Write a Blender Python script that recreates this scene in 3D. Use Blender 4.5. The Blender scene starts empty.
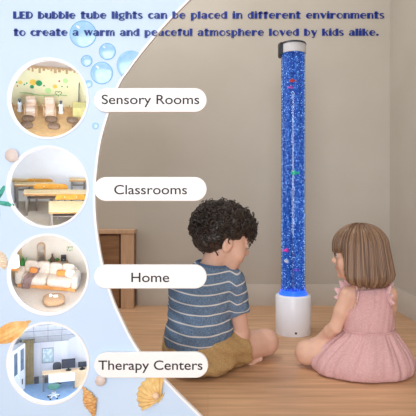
import bpy, bmesh, math, random
import numpy as np
LIGHT_FRONT, LIGHT_CEIL, LIGHT_SIDE, EXPO, LED = 66, 14.5, 3, 0.0, 28  # strengths of the added room lights, exposure, glow of the added rings
from mathutils import Vector, Matrix, noise
sc = bpy.context.scene
COL = sc.collection
R = math.radians
PI = math.pi
random.seed(7)
# ------------------------------------------------------------------ camera
F = 520.0                      # focal length in pixels of the 416 px frame
CAMZ, HOR = 0.54, 200.0        # camera height, horizon row
def at(px, py, Y):
    """point at distance Y that the photograph shows at (px, py)"""
    return Vector(((px - 208) * Y / F, Y, CAMZ - (py - HOR) * Y / F))
cd = bpy.data.cameras.new('camera')
cam = bpy.data.objects.new('camera', cd)
COL.objects.link(cam)
cam.location = (0, 0, CAMZ)
cam.rotation_euler = (R(90), 0, 0)
cd.sensor_width = 36.0
cd.lens = 36.0 * F / 416.0
cd.shift_y = -(208 - HOR) / 416.0
cd.clip_start = 0.02
sc.camera = cam
# ------------------------------------------------------------------ materials
def lin(c):
    return tuple((x / 255 / 12.92) if x / 255 <= 0.04045 else ((x / 255 + 0.055) / 1.055) ** 2.4 for x in c) + (1.0,)
def new_mat(name):
    m = bpy.data.materials.new(name)
    m.use_nodes = True
    nt = m.node_tree
    return m, nt, nt.nodes['Principled BSDF']
def N(nt, kind, **kw):
    n = nt.nodes.new(kind)
    for k, v in kw.items():
        setattr(n, k, v)
    return n
def mat(name, c, c2=None, rough=0.55, scale=40.0, bump=0.0, stretch=(1, 1, 1), metal=0.0, spec=0.4, detail=3.0, lo=0.35, hi=0.65):
    """plain procedural surface: two tones mixed by noise, optional bump"""
    m, nt, b = new_mat(name)
    b.inputs['Roughness'].default_value = rough
    b.inputs['Metallic'].default_value = metal
    b.inputs['Specular IOR Level'].default_value = spec
    tc = N(nt, 'ShaderNodeTexCoord'); mp = N(nt, 'ShaderNodeMapping')
    mp.inputs['Scale'].default_value = stretch
    nt.links.new(tc.outputs['Object'], mp.inputs['Vector'])
    nz = N(nt, 'ShaderNodeTexNoise')
    nz.inputs['Scale'].default_value = scale
    nz.inputs['Detail'].default_value = detail
    nt.links.new(mp.outputs['Vector'], nz.inputs['Vector'])
    cr = N(nt, 'ShaderNodeValToRGB')
    cr.color_ramp.elements[0].position = lo; cr.color_ramp.elements[1].position = hi
    if c2 is None: c2 = tuple(x * 0.95 for x in c)
    cr.color_ramp.elements[0].color = lin(c2); cr.color_ramp.elements[1].color = lin(c)
    nt.links.new(nz.outputs['Fac'], cr.inputs['Fac'])
    nt.links.new(cr.outputs['Color'], b.inputs['Base Color'])
    if bump:
        bp = N(nt, 'ShaderNodeBump')
        bp.inputs['Strength'].default_value = 1.0
        bp.inputs['Distance'].default_value = bump
        nt.links.new(nz.outputs['Fac'], bp.inputs['Height'])
        nt.links.new(bp.outputs['Normal'], b.inputs['Normal'])
    return m
# ------------------------------------------------------------------ objects
ORG = {}
def tag(o, label=None, cat=None, group=None, kind=None):
    if label: o['label'] = label
    if cat: o['category'] = cat
    if group: o['group'] = group
    if kind: o['kind'] = kind
    return o
def thing(name, loc, label, cat, group=None):
    o = bpy.data.objects.new(name, None)
    o.empty_display_size = 0.03
    COL.objects.link(o)
    o.location = loc
    ORG[o] = Vector(loc)
    return tag(o, label, cat, group)
def dup(root, delta, label=None, group=None):
    r = root.copy(); COL.objects.link(r)
    r.location = root.location + Vector(delta)
    ORG[r] = Vector(r.location)
    if label: r['label'] = label
    if group: r['group'] = group
    for ch in list(root.children):
        c = ch.copy(); COL.objects.link(c); c.parent = r
        for g in list(ch.children):
            d = g.copy(); COL.objects.link(d); d.parent = c
    return r
def link_mesh(name, me, material, parent=None, origin=None, sharp=40):
    """me holds world coordinates; moves them to the parent's (or own) origin"""
    if parent is not None:
        o0 = ORG[parent]
    elif origin is not None:
        o0 = Vector(origin)
    else:
        n = len(me.vertices)
        co = np.empty(n * 3, np.float32); me.vertices.foreach_get('co', co); co = co.reshape(-1, 3)
        mn, mx = co.min(0), co.max(0)
        o0 = Vector(((mn[0] + mx[0]) / 2, (mn[1] + mx[1]) / 2, mn[2]))
    me.transform(Matrix.Translation(-o0))
    if material: me.materials.append(material)
    me.polygons.foreach_set('use_smooth', [True] * len(me.polygons))
    if sharp: me.set_sharp_from_angle(angle=R(sharp))
    me.update()
    o = bpy.data.objects.new(name, me)
    COL.objects.link(o)
    if parent is not None: o.parent = parent
    else: o.location = o0
    ORG[o] = o0
    return o
class MB:
    """collects shapes that belong to one mesh"""
    def __init__(s): s.v = []; s.f = []
    def add(s, vs, fs):
        k = len(s.v)
        s.v += [Vector(p) for p in vs]
        s.f += [tuple(i + k for i in q) for q in fs]
        return s
    def box(s, x0, x1, y0, y1, z0, z1, M=None):
        vs = [Vector((x, y, z)) for x in (x0, x1) for y in (y0, y1) for z in (z0, z1)]
        if M is not None: vs = [M @ v for v in vs]
        return s.add(vs, [(0, 1, 3, 2), (4, 6, 7, 5), (0, 4, 5, 1), (2, 3, 7, 6), (0, 2, 6, 4), (1, 5, 7, 3)])
    def cyl(s, p0, p1, r0, r1=None, n=16):
        return s.tube([p0, p1], [r0, r0 if r1 is None else r1], n)
    def tube(s, path, r, n=8, closed=False):
        path = [Vector(p) for p in path]
        L = len(path)
        rs = r if isinstance(r, (list, tuple)) else [r] * L
        vs = []; up = None
        for i, p in enumerate(path):
            if closed: t = path[(i + 1) % L] - path[i - 1]
            else: t = path[min(i + 1, L - 1)] - path[max(i - 1, 0)]
            t.normalize()
            if up is None:
                a = Vector((0, 0, 1)) if abs(t.z) < 0.9 else Vector((1, 0, 0))
                up = (a - t * a.dot(t)).normalized()
            else:
                up = (up - t * up.dot(t))
                up = up.normalized() if up.length > 1e-6 else t.orthogonal().normalized()
            sd = t.cross(up)
            for j in range(n):
                a = 2 * PI * j / n
                vs.append(p + (up * math.cos(a) + sd * math.sin(a)) * rs[i])
        fs = []
        for i in range(L if closed else L - 1):
            i2 = (i + 1) % L
            for j in range(n):
                j2 = (j + 1) % n
                fs.append((i * n + j, i2 * n + j, i2 * n + j2, i * n + j2))
        if not closed:
            fs.append(tuple(range(n))); fs.append(tuple((L - 1) * n + j for j in reversed(range(n))))
        return s.add(vs, fs)
    def ell(s, c, r, M=None, nu=20, nv=12, e=1.0):
        """ellipsoid; e < 1 squares it off into a cushion"""
        c = Vector(c)
        pw = lambda t: math.copysign(abs(t) ** e, t)
        vs = []
        for i in range(nv + 1):
            ph = -PI / 2 + PI * i / nv
            for j in range(nu):
                th = 2 * PI * j / nu
                p = Vector((r[0] * pw(math.cos(ph)) * pw(math.cos(th)), r[1] * pw(math.cos(ph)) * pw(math.sin(th)), r[2] * pw(math.sin(ph))))
                if M is not None: p = M @ p
                vs.append(c + p)
        fs = [(i * nu + j, i * nu + (j + 1) % nu, (i + 1) * nu + (j + 1) % nu, (i + 1) * nu + j) for i in range(nv) for j in range(nu)]
        return s.add(vs, fs)
    def lathe(s, prof, c, n=40):
        c = Vector(c); L = len(prof)
        vs = [c + Vector((r * math.cos(2 * PI * j / n), r * math.sin(2 * PI * j / n), z)) for r, z in prof for j in range(n)]
        fs = [(i * n + j, i * n + (j + 1) % n, (i + 1) * n + (j + 1) % n, (i + 1) * n + j) for i in range(L - 1) for j in range(n)]
        return s.add(vs, fs)
    def prism(s, a, b):
        """side walls and caps between two equal outlines"""
        n = len(a)
        fs = [(i, (i + 1) % n, n + (i + 1) % n, n + i) for i in range(n)]
        fs += [tuple(reversed(range(n))), tuple(range(n, 2 * n))]
        return s.add(list(a) + list(b), fs)
    def mesh(s, W=None):
        me = bpy.data.meshes.new('m')
        vs = [W(p) for p in s.v] if W else s.v
        me.from_pydata([tuple(p) for p in vs], [], s.f)
        bm = bmesh.new(); bm.from_mesh(me)
        bmesh.ops.remove_doubles(bm, verts=bm.verts, dist=1e-6)
        bmesh.ops.recalc_face_normals(bm, faces=bm.faces)
        bm.to_mesh(me); bm.free()
        return me
    def build(s, name, material, parent=None, W=None, bevel=0, sharp=40, origin=None):
        o = link_mesh(name, s.mesh(W), material, parent, origin, sharp)
        if bevel:
            b = o.modifiers.new('Bevel', 'BEVEL'); b.width = bevel; b.segments = 2; b.limit_method = 'ANGLE'
        return o
def curve_mesh(cu):
    o = bpy.data.objects.new('tmp', cu); COL.objects.link(o)
    me = bpy.data.meshes.new_from_object(o.evaluated_get(bpy.context.evaluated_depsgraph_get()))
    bpy.data.objects.remove(o); bpy.data.curves.remove(cu)
    return me
def fill2d(loops, t):
    """flat plate with holes: loops of (x, y); thickness t centred on 0"""
    cu = bpy.data.curves.new('c', 'CURVE'); cu.dimensions = '2D'; cu.fill_mode = 'BOTH'; cu.extrude = t / 2
    for lp in loops:
        sp = cu.splines.new('POLY'); sp.points.add(len(lp) - 1)
        for p, q in zip(sp.points, lp): p.co = (q[0], q[1], 0, 1)
        sp.use_cyclic_u = True
    return curve_mesh(cu)
def spline(pts, n=12):
    """Catmull-Rom through points"""
    P = [Vector(p) for p in pts]
    P = [P[0] * 2 - P[1]] + P + [P[-1] * 2 - P[-2]]
    out = []
    for i in range(1, len(P) - 2):
        a, b, c, d = P[i - 1:i + 3]
        for k in range(n):
            t = k / n
            out.append(0.5 * ((2 * b) + (c - a) * t + (2 * a - 5 * b + 4 * c - d) * t * t + (3 * b - a - 3 * c + d) * t ** 3))
    out.append(P[-2])
    return out
# ------------------------------------------------------------------ room
XL, XR, YB, YF, ZC = -1.6, 0.934, 2.67, -1.9, 2.4
wallm = mat('wall_plaster', (197, 190, 178), (192, 185, 172), rough=0.9, scale=3.0, spec=0.15)
ceilm = mat('ceiling_paint', (236, 232, 226), rough=0.9, scale=5.0, spec=0.1)
trimm = mat('baseboard_paint', (203, 194, 181), (198, 189, 176), rough=0.6, scale=8.0, spec=0.3)
def floor_mat():
    m, nt, b = new_mat('oak_planks')
    tc = N(nt, 'ShaderNodeTexCoord')
    br = N(nt, 'ShaderNodeTexBrick')
    br.offset = 0.37; br.offset_frequency = 2
    for k, v in (('Scale', 1.0), ('Mortar Size', 0.0012), ('Mortar Smooth', 0.3), ('Bias', 0.0), ('Brick Width', 1.3), ('Row Height', 0.145)):
        br.inputs[k].default_value = v
    br.inputs['Color1'].default_value = lin((232, 190, 152)); br.inputs['Color2'].default_value = lin((222, 179, 140))
    br.inputs['Mortar'].default_value = lin((214, 172, 130))
    nt.links.new(tc.outputs['Object'], br.inputs['Vector'])
    mp = N(nt, 'ShaderNodeMapping'); mp.inputs['Scale'].default_value = (1.3, 17, 1)
    nt.links.new(tc.outputs['Object'], mp.inputs['Vector'])
    nz = N(nt, 'ShaderNodeTexNoise'); nz.inputs['Scale'].default_value = 2.6; nz.inputs['Detail'].default_value = 6; nz.inputs['Distortion'].default_value = 0.6
    nt.links.new(mp.outputs['Vector'], nz.inputs['Vector'])
    cr = N(nt, 'ShaderNodeValToRGB')
    cr.color_ramp.elements[0].position = 0.3; cr.color_ramp.elements[1].position = 0.72
    cr.color_ramp.elements[0].color = lin((214, 205, 196)); cr.color_ramp.elements[1].color = lin((255, 252, 248))
    nt.links.new(nz.outputs['Fac'], cr.inputs['Fac'])
    mx = N(nt, 'ShaderNodeMix', data_type='RGBA', blend_type='MULTIPLY'); mx.inputs['Factor'].default_value = 1
    nt.links.new(br.outputs['Color'], mx.inputs['A']); nt.links.new(cr.outputs['Color'], mx.inputs['B'])
    nt.links.new(mx.outputs['Result'], b.inputs['Base Color'])
    b.inputs['Roughness'].default_value = 0.42; b.inputs['Specular IOR Level'].default_value = 0.35
    return m
floorm = floor_mat()
def struct(name, mb, m, bevel=0):
    o = mb.build(name, m, None, bevel=bevel, origin=(0, 0, 0)); o['kind'] = 'structure'; return o
T = 0.1
struct('floor', MB().box(XL - T, XR + T, YF - T, YB + T, -T, 0), floorm)
struct('ceiling', MB().box(XL - T, XR + T, YF - T, YB + T, ZC, ZC + T), ceilm)
struct('wall_back', MB().box(XL - T, XR + T, YB, YB + T, 0, ZC), wallm)
struct('wall_right', MB().box(XR, XR + T, YF, YB, 0, ZC), wallm)
ly0, ly1, lz0, lz1 = 1.45, 2.45, 0.5, 2.0     # unseen window, added in the left wall to light the back wall
wl = MB()
wl.box(XL - T, XL, YF, ly0, 0, ZC); wl.box(XL - T, XL, ly1, YB, 0, ZC)
wl.box(XL - T, XL, ly0, ly1, 0, lz0); wl.box(XL - T, XL, ly0, ly1, lz1, ZC)
struct('wall_left', wl, wallm)
fl_ = MB()
for y in (ly0, (ly0 + ly1) / 2 - .02, ly1 - .04): fl_.box(XL - .08, XL - .02, y, y + .04, lz0, lz1)
for z in (lz0, lz1 - .04): fl_.box(XL - .08, XL - .02, ly0, ly1, z, z + .04)
struct('added_window_side', fl_, ceilm)
# window added in the unseen wall behind the viewer, sized to light the board
wx0, wx1, wz0, wz1 = -1.3, 0.35, 0.12, 1.8
wf = MB()
wf.box(XL, wx0, YF - T, YF, 0, ZC); wf.box(wx1, XR, YF - T, YF, 0, ZC)
wf.box(wx0, wx1, YF - T, YF, 0, wz0); wf.box(wx0, wx1, YF - T, YF, wz1, ZC)
struct('wall_front', wf, wallm)
fr = MB()
for x in (wx0, (wx0 + wx1) / 2 - 0.02, wx1 - 0.04): fr.box(x, x + 0.04, YF - 0.08, YF - 0.02, wz0, wz1)
for z in (wz0, wz1 - 0.04): fr.box(wx0, wx1, YF - 0.08, YF - 0.02, z, z + 0.04)
struct('added_window_front', fr, ceilm)
def baseboard(name, a, b, nrm):
    prof = [(0, 0), (0.016, 0), (0.016, 0.078), (0.013, 0.083), (0.013, 0.092), (0.009, 0.100), (0.007, 0.108), (0, 0.108)]
    a, b, nrm = Vector(a), Vector(b), Vector(nrm)
    f = lambda p: [p + nrm * d + Vector((0, 0, z)) for d, z in prof]
    struct(name, MB().prism(f(a), f(b)), trimm)
baseboard('baseboard_back', (-0.36, YB, 0), (XR, YB, 0), (0, -1, 0))
baseboard('baseboard_right', (XR, YF, 0), (XR, YB, 0), (-1, 0, 0))
baseboard('baseboard_left', (XL, YF, 0), (XL, YB, 0), (1, 0, 0))
# low wooden cabinet against the back wall
oakl = mat('pale_oak', (216, 180, 146), (202, 164, 130), rough=0.5, scale=9, stretch=(6, 6, 1))
oakd = mat('brown_oak', (152, 114, 80), (132, 94, 64), rough=0.5, scale=7, stretch=(1, 1, 7))
oakdk = mat('dark_gap_wood', (96, 66, 46), rough=0.6)
cb = thing('cabinet', (-0.62, YB - 0.06, 0), 'low brown wooden cabinet with a pale oak frame against the back wall', 'cabinet')
x1 = at(134, 0, YB - 0.08).x; x0 = x1 - 0.52; zt = 0.392
MB().box(x0, x1, YB - 0.07, YB - 0.001, 0, zt - 0.02).build('body', oakd, cb)
MB().box(x0 - 0.0, x1 + 0.002, YB - 0.092, YB - 0.001, zt - 0.02, zt).build('top', oakl, cb, bevel=0.002)
for a, b2 in ((x1 - 0.064, x1), (x0, x0 + 0.064)):
    MB().box(a, b2, YB - 0.088, YB - 0.0701, 0, zt - 0.02).build('frame_post', oakl, cb, bevel=0.002)
MB().box(x0 + 0.0641, x1 - 0.0741, YB - 0.082, YB - 0.0701, 0.004, zt - 0.03).build('door', oakd, cb, bevel=0.002)
MB().box(x1 - 0.074, x1 - 0.0641, YB - 0.080, YB - 0.0701, 0.004, zt - 0.022).build('frame_gap', oakdk, cb)
# ------------------------------------------------------------------ light
w = bpy.data.worlds.new('world'); sc.world = w; w.use_nodes = True
w.node_tree.nodes['Background'].inputs['Color'].default_value = lin((225, 235, 250))
w.node_tree.nodes['Background'].inputs['Strength'].default_value = 1.0
def area(name, loc, rot, sx, sy, power, col):
    l = bpy.data.lights.new(name, 'AREA'); l.shape = 'RECTANGLE'; l.size = sx; l.size_y = sy; l.energy = power; l.color = col
    o = bpy.data.objects.new(name, l); COL.objects.link(o); o.location = loc; o.rotation_euler = rot
    return o
area('added_front_light', ((wx0 + wx1) / 2, YF - 0.01, (wz0 + wz1) / 2), (R(90), 0, 0), wx1 - wx0, wz1 - wz0, LIGHT_FRONT, (0.91, 0.97, 1.05))  # unseen source, added to light the board and the room
area('added_side_light', (XL - 0.01, (ly0 + ly1) / 2, (lz0 + lz1) / 2), (0, R(-90), 0), lz1 - lz0, ly1 - ly0, LIGHT_SIDE, (0.97, 0.99, 1.0))  # unseen source, added to brighten the left of the back wall
area('added_ceiling_light', (-0.3, 1.8, ZC - 0.02), (0, 0, 0), 0.6, 0.6, LIGHT_CEIL, (1.0, 0.98, 0.95))  # added without a fixture to light floor and wall behind the board
sc.view_settings.view_transform = 'Standard'
sc.view_settings.look = 'None'
sc.view_settings.exposure = EXPO
sc.view_settings.gamma = 1.0
sc.view_settings.use_curve_mapping = False
# ------------------------------------------------------------------ bubble tube lamp
TY = 2.11
tx = at(293.2, 0, TY).x
lamp = thing('bubble_tube_lamp', (tx, TY, 0), 'tall glowing blue bubble tube lamp on a white round base between the two children', 'lamp')
whitep = mat('white_plastic', (246, 249, 255), (243, 246, 253), rough=0.35, scale=10)
r0 = 0.0715
MB().lathe([(0, 0), (r0 - 0.002, 0), (r0, 0.003), (r0, 0.152), (r0 - 0.002, 0.156), (r0 - 0.006, 0.158), (0, 0.158)], (tx, TY, 0), 64).build('base', whitep, lamp)
MB().cyl((tx - 0.001, TY - r0 - 0.0012, 0.017), (tx - 0.001, TY - r0 + 0.002, 0.017), 0.0042, n=14).build('socket', mat('black_plastic', (40, 40, 44), rough=0.4), lamp)
def emis(name, c, s, c2=None, scale=100):
    m, nt, b = new_mat(name)
    b.inputs['Base Color'].default_value = lin(c); b.inputs['Emission Color'].default_value = lin(c); b.inputs['Emission Strength'].default_value = s
    b.inputs['Roughness'].default_value = 0.3
    return m
rt = 0.0485; zw = 1.133
MB().lathe([(0.0, 0.1581), (0.058, 0.1581), (0.058, 0.164), (0.0515, 0.167), (0.0515, 0.176), (rt, 0.177)], (tx, TY, 0), 56).build('lit_collar', emis('blue_led_ring', (40, 105, 245), 0.75), lamp)
def acrylic():
    m, nt, b = new_mat('clear_acrylic')
    nt.nodes.remove(b)
    out = nt.nodes['Material Output']
    tr = N(nt, 'ShaderNodeBsdfTransparent'); tr.inputs['Color'].default_value = (0.93, 0.96, 1.0, 1)
    gl = N(nt, 'ShaderNodeBsdfGlossy'); gl.inputs['Roughness'].default_value = 0.06
    fz = N(nt, 'ShaderNodeFresnel'); fz.inputs['IOR'].default_value = 1.49
    mx = N(nt, 'ShaderNodeMixShader')
    nt.links.new(fz.outputs[0], mx.inputs[0]); nt.links.new(tr.outputs[0], mx.inputs[1]); nt.links.new(gl.outputs[0], mx.inputs[2])
    nt.links.new(mx.outputs[0], out.inputs[0])
    return m
def water_mat():
    m, nt, b = new_mat('lit_blue_water')
    nt.nodes.remove(b)
    out = nt.nodes['Material Output']
    tc = N(nt, 'ShaderNodeTexCoord')
    nz = N(nt, 'ShaderNodeTexNoise'); nz.inputs['Scale'].default_value = 130; nz.inputs['Detail'].default_value = 3; nz.inputs['Roughness'].default_value = 0.7
    nt.links.new(tc.outputs['Object'], nz.inputs['Vector'])
    cr = N(nt, 'ShaderNodeValToRGB')
    e = cr.color_ramp.elements
    e[0].position = 0.34; e[0].color = lin((14, 46, 132)); e[1].position = 0.66; e[1].color = lin((112, 182, 252))
    q = e.new(0.52); q.color = lin((34, 96, 208))
    nt.links.new(nz.outputs['Fac'], cr.inputs['Fac'])
    em = N(nt, 'ShaderNodeEmission'); em.inputs['Strength'].default_value = 0.95
    mp = N(nt, 'ShaderNodeMapping'); mp.inputs['Scale'].default_value = (1, 1, 0.02)
    nt.links.new(tc.outputs['Object'], mp.inputs['Vector'])
    n2 = N(nt, 'ShaderNodeTexNoise'); n2.inputs['Scale'].default_value = 55; n2.inputs['Detail'].default_value = 2
    nt.links.new(mp.outputs['Vector'], n2.inputs['Vector'])
    c2 = N(nt, 'ShaderNodeValToRGB'); c2.color_ramp.elements[0].position = 0.38; c2.color_ramp.elements[1].position = 0.62
    c2.color_ramp.elements[0].color = (0.42, 0.46, 0.52, 1); c2.color_ramp.elements[1].color = (1, 1, 1, 1)
    nt.links.new(n2.outputs['Fac'], c2.inputs['Fac'])
    m2 = N(nt, 'ShaderNodeMix', data_type='RGBA', blend_type='MULTIPLY'); m2.inputs['Factor'].default_value = 1  # vertical streaks put the tube's refraction bands into the glow colour
    nt.links.new(cr.outputs['Color'], m2.inputs['A']); nt.links.new(c2.outputs['Color'], m2.inputs['B'])
    nt.links.new(m2.outputs['Result'], em.inputs['Color'])
    tr = N(nt, 'ShaderNodeBsdfTransparent'); tr.inputs['Color'].default_value = (0.45, 0.65, 1, 1)
    mx = N(nt, 'ShaderNodeMixShader'); mx.inputs[0].default_value = 0.72
    nt.links.new(tr.outputs[0], mx.inputs[1]); nt.links.new(em.outputs[0], mx.inputs[2])
    nt.links.new(mx.outputs[0], out.inputs[0])
    return m
MB().lathe([(rt, 0.170), (rt, zw)], (tx, TY, 0), 64).build('tube', acrylic(), lamp)
MB().lathe([(0.0435, 0.172), (0.0435, zw)], (tx, TY, 0), 48).build('water_column', water_mat(), lamp)
bub = MB()
ICO = bmesh.new(); bmesh.ops.create_icosphere(ICO, subdivisions=1, radius=1.0)
iv = [v.co.copy() for v in ICO.verts]; ifc = [tuple(v.index for v in f.verts) for f in ICO.faces]; ICO.free()
rb = random.Random(3)
for k in range(1700):
    a = rb.uniform(0, 2 * PI); rr = rb.uniform(0.0443, 0.0468); z = rb.uniform(0.18, zw - 0.003); q = rb.uniform(0.0006, 0.0018)
    c = Vector((tx + rr * math.cos(a), TY + rr * math.sin(a), z))
    bub.add([c + p * q for p in iv], ifc)
bo = bub.build('air_bubbles', emis('lit_bubbles', (170, 214, 255), 0.85), lamp); bo['kind'] = 'stuff'  # glow put into the bubbles for the tube light they refract
# cap
MB().lathe([(rt - 0.004, zw - 0.002), (rt + 0.0025, zw - 0.002), (rt + 0.0025, zw + 0.034), (rt, zw + 0.037), (0, zw + 0.038)], (tx, TY, 0), 56).build('cap', mat('cap_plastic', (205, 204, 206), rough=0.4), lamp)
gap = 0.4
rim = MB()
n = 40
ring = [PI + 0.35 + (PI - 0.2) * 0 + k for k in (0,)]
dk = mat('dark_metal', (62, 66, 74), rough=0.4, metal=0.6)
rim.lathe([(rt + 0.0025, zw + 0.0341), (rt + 0.0042, zw + 0.0345), (rt + 0.002, zw + 0.0415), (0, zw + 0.042)], (tx, TY, 0), 56)
rim.build('cap_lid', dk, lamp)
clip = MB()
pa = [(r, a) for r in (rt + 0.003, rt + 0.0155) for a in ()]
o1 = [Vector((tx + rr * math.cos(a), TY + rr * math.sin(a), 0)) for rr, aa in ((rt + 0.003, [R(150 + 6 * i) for i in range(11)]), (rt + 0.013, [R(210 - 6 * i) for i in range(11)])) for a in aa]
clip.prism([p + Vector((0, 0, zw - 0.012)) for p in o1], [p + Vector((0, 0, zw + 0.040)) for p in o1])
clip.build('wall_clip', dk, lamp, bevel=0.003)
# plastic fish floating in the tube
def fish(px, py, c, c2, sz, flip, label, roll=0):
    z = CAMZ - (py - HOR) * (TY - 0.04) / F
    x = at(px, py, TY - 0.04).x
    rr = 0.0448
    dx = max(-0.03, min(0.03, x - tx)); y = TY - math.sqrt(max(rr * rr - dx * dx, 1e-5))
    p = Vector((tx + dx, y, z))
    t = thing('toy_fish', p, label, 'toy fish', 'plastic fish in the bubble tube')
    m1 = mat('fish_%s' % label[:6], c, rough=0.35); m2 = mat('fin_%s' % label[:6], c2, rough=0.35)
    M = Matrix.Rotation(roll, 3, 'Y')
    b = MB().ell(p, (sz, sz * 0.28, sz * 0.62), M, 16, 10); b.build('body', m1, t)
    d = -1 if flip else 1
    def tri(q): return [p + M @ Vector((a * d * sz, -0.0008, h * sz)) for a, h in q], [p + M @ Vector((a * d * sz, 0.0008, h * sz)) for a, h in q]
    MB().prism(*tri([(0.8, 0), (1.55, 0.55), (1.35, 0), (1.55, -0.55)])).build('tail', m2, t)
    MB().prism(*tri([(-0.4, 0.5), (0.1, 0.95), (0.5, 0.4)])).build('fin', m2, t)
    MB().ell(p + M @ Vector((-0.55 * d * sz, -sz * 0.24, 0.12 * sz)), (sz * 0.13,) * 3).build('eye', mat('fish_eye', (25, 25, 30)), t)
fish(292, 81, (225, 60, 50), (240, 110, 60), 0.011, False, 'small red plastic fish near the top of the bubble tube')
fish(291, 87.5, (205, 80, 190), (225, 110, 210), 0.009, True, 'small violet plastic fish just below the red fish in the bubble tube')
fish(294, 173, (30, 205, 165), (60, 230, 190), 0.014, False, 'green plastic fish in the middle of the bubble tube')
fish(285.5, 250.5, (255, 50, 190), (255, 90, 205), 0.012, True, 'magenta plastic fish low in the bubble tube above the white one')
fish(285.8, 261.5, (238, 240, 250), (200, 205, 235), 0.012, False, 'white plastic fish with dark stripes low in the bubble tube', 0.3)
fish(296.5, 270, (130, 95, 240), (160, 120, 250), 0.010, True, 'purple plastic fish lowest in the bubble tube')
# ------------------------------------------------------------------ display board
BY = 1.25; BT = 0.010; K = BY / F
def bxz(px, py, Y=BY):
    p = at(px, py, Y); return (p.x, p.z)
edge_px = [(223, -34), (207, -18), (188.5, 0), (165, 24), (143, 50), (128, 70), (117, 88), (101.5, 135), (95.5, 175), (94.5, 205), (97, 235), (102, 264), (109, 289.5), (119, 315), (139, 352), (172, 388), (197, 413), (208, 424.4)]
edge = [tuple(p) for p in spline([Vector((a, b)) for a, b in edge_px], 8)]
outer = [bxz(*p) for p in edge]
outer[-1] = (outer[-1][0], 0.0)
xl = -0.78
outer = [(xl, outer[0][1])] + outer + [(xl, 0.0)]
holes = [(48.2, 98.4, 40.0), (47.7, 187.0, 40.5), (48.0, 274.5, 40.3), (48.0, 363.3, 40.8)]
loops = [outer]
for cx, cy, r in holes:
    loops.append([bxz(cx + (r - 1.2) * math.cos(2 * PI * k / 72), cy + (r - 1.2) * math.sin(2 * PI * k / 72)) for k in range(72)])
bluem = mat('pale_blue_laminate', (206, 229, 254), (203, 227, 253), rough=0.5, scale=6)
whitem = mat('white_enamel', (252, 252, 252), (249, 249, 250), rough=0.4, scale=10)
board = thing('display_board', (-0.45, BY, 0), 'tall pale blue display board with a curved white edge and four round windows', 'display board')
me = fill2d(loops, BT)
me.transform(Matrix(((1, 0, 0, 0), (0, 0, -1, BY + BT / 2), (0, 1, 0, 0), (0, 0, 0, 1))))
link_mesh('panel', me, bluem, board, sharp=30)
# white edge strip: a band along the curve
def offset_curve(pts, d):
    out = []
    for i, p in enumerate(pts):
        a = Vector(pts[max(i - 1, 0)]); b = Vector(pts[min(i + 1, len(pts) - 1)])
        t = (b - a).normalized(); out.append((p[0] + t.y * d, p[1] - t.x * d))
    return out
e_in = [bxz(*p) for p in offset_curve(edge, -1.3)]; e_out = [bxz(*p) for p in offset_curve(edge, 0.9)]
strip = MB()
nE = len(edge)
vs = []
for (a, b) in ((e_in, BY - 0.0004), (e_out, BY - 0.0004), (e_out, BY + BT + 0.002), (e_in, BY + BT + 0.002)):
    vs += [Vector((x, b, max(z, 0.0))) for x, z in a]
fs = []
for i in range(nE - 1):
    for j in range(4):
        j2 = (j + 1) % 4
        fs.append((j * nE + i, j * nE + i + 1, j2 * nE + i + 1, j2 * nE + i))
fs += [(0, nE, 2 * nE, 3 * nE), (nE - 1, 2 * nE - 1, 3 * nE - 1, 4 * nE - 1)]
strip.add(vs, fs); strip.build('edge_trim', whitem, board)
# closed case behind the round windows
def px_at(px, Y): return (px - 208) * Y / F
cs = MB()
y1, y2 = BY + BT, 1.74
for xa, xb, yy0, yy1 in ((xl, px_at(92.6, y2), y2, y2 + 0.006),):
    cs.box(xa, xb, yy0, yy1, 0, 1.05)
q = [Vector((px_at(92.6, y1), y1, 0)), Vector((px_at(92.6, y2), y2, 0)), Vector((px_at(93.4, y2), y2, 0)), Vector((px_at(93.4, y1), y1, 0))]
cs.prism(q, [p + Vector((0, 0, 1.05)) for p in q])
cs.box(xl, xl + 0.006, y1, y2, 0, 1.05)
cs.box(xl, px_at(92.6, y2), y1, y2, 1.05, 1.056)
cs.build('back_case', bluem, board)
# ------------------------------------------------------------------ caption plates
inkm = mat('black_ink', (32, 32, 34), rough=0.6)
def text_mesh(s, x0, x1, zb, cap, Y, t, font_scale=1):
    cu = bpy.data.curves.new('t', 'FONT'); cu.body = s; cu.size = 1; cu.extrude = 0.0; cu.offset = 0.006
    me = curve_mesh(cu)
    n = len(me.vertices); co = np.empty(n * 3, np.float32); me.vertices.foreach_get('co', co); co = co.reshape(-1, 3)
    sx = (x1 - x0) / (co[:, 0].max() - co[:, 0].min()); sz = cap / 0.73
    w0 = np.stack([x0 + (co[:, 0] - co[:, 0].min()) * sx, np.full(n, Y), zb + co[:, 1] * sz], 1)
    bm = bmesh.new(); bm.from_mesh(me)
    for v, p in zip(bm.verts, w0): v.co = p
    ge = bmesh.ops.extrude_face_region(bm, geom=bm.faces[:])
    for e in ge['geom']:
        if isinstance(e, bmesh.types.BMVert): e.co.y += t
    bmesh.ops.recalc_face_normals(bm, faces=bm.faces)
    bm.to_mesh(me); bm.free()
    return me
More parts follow.
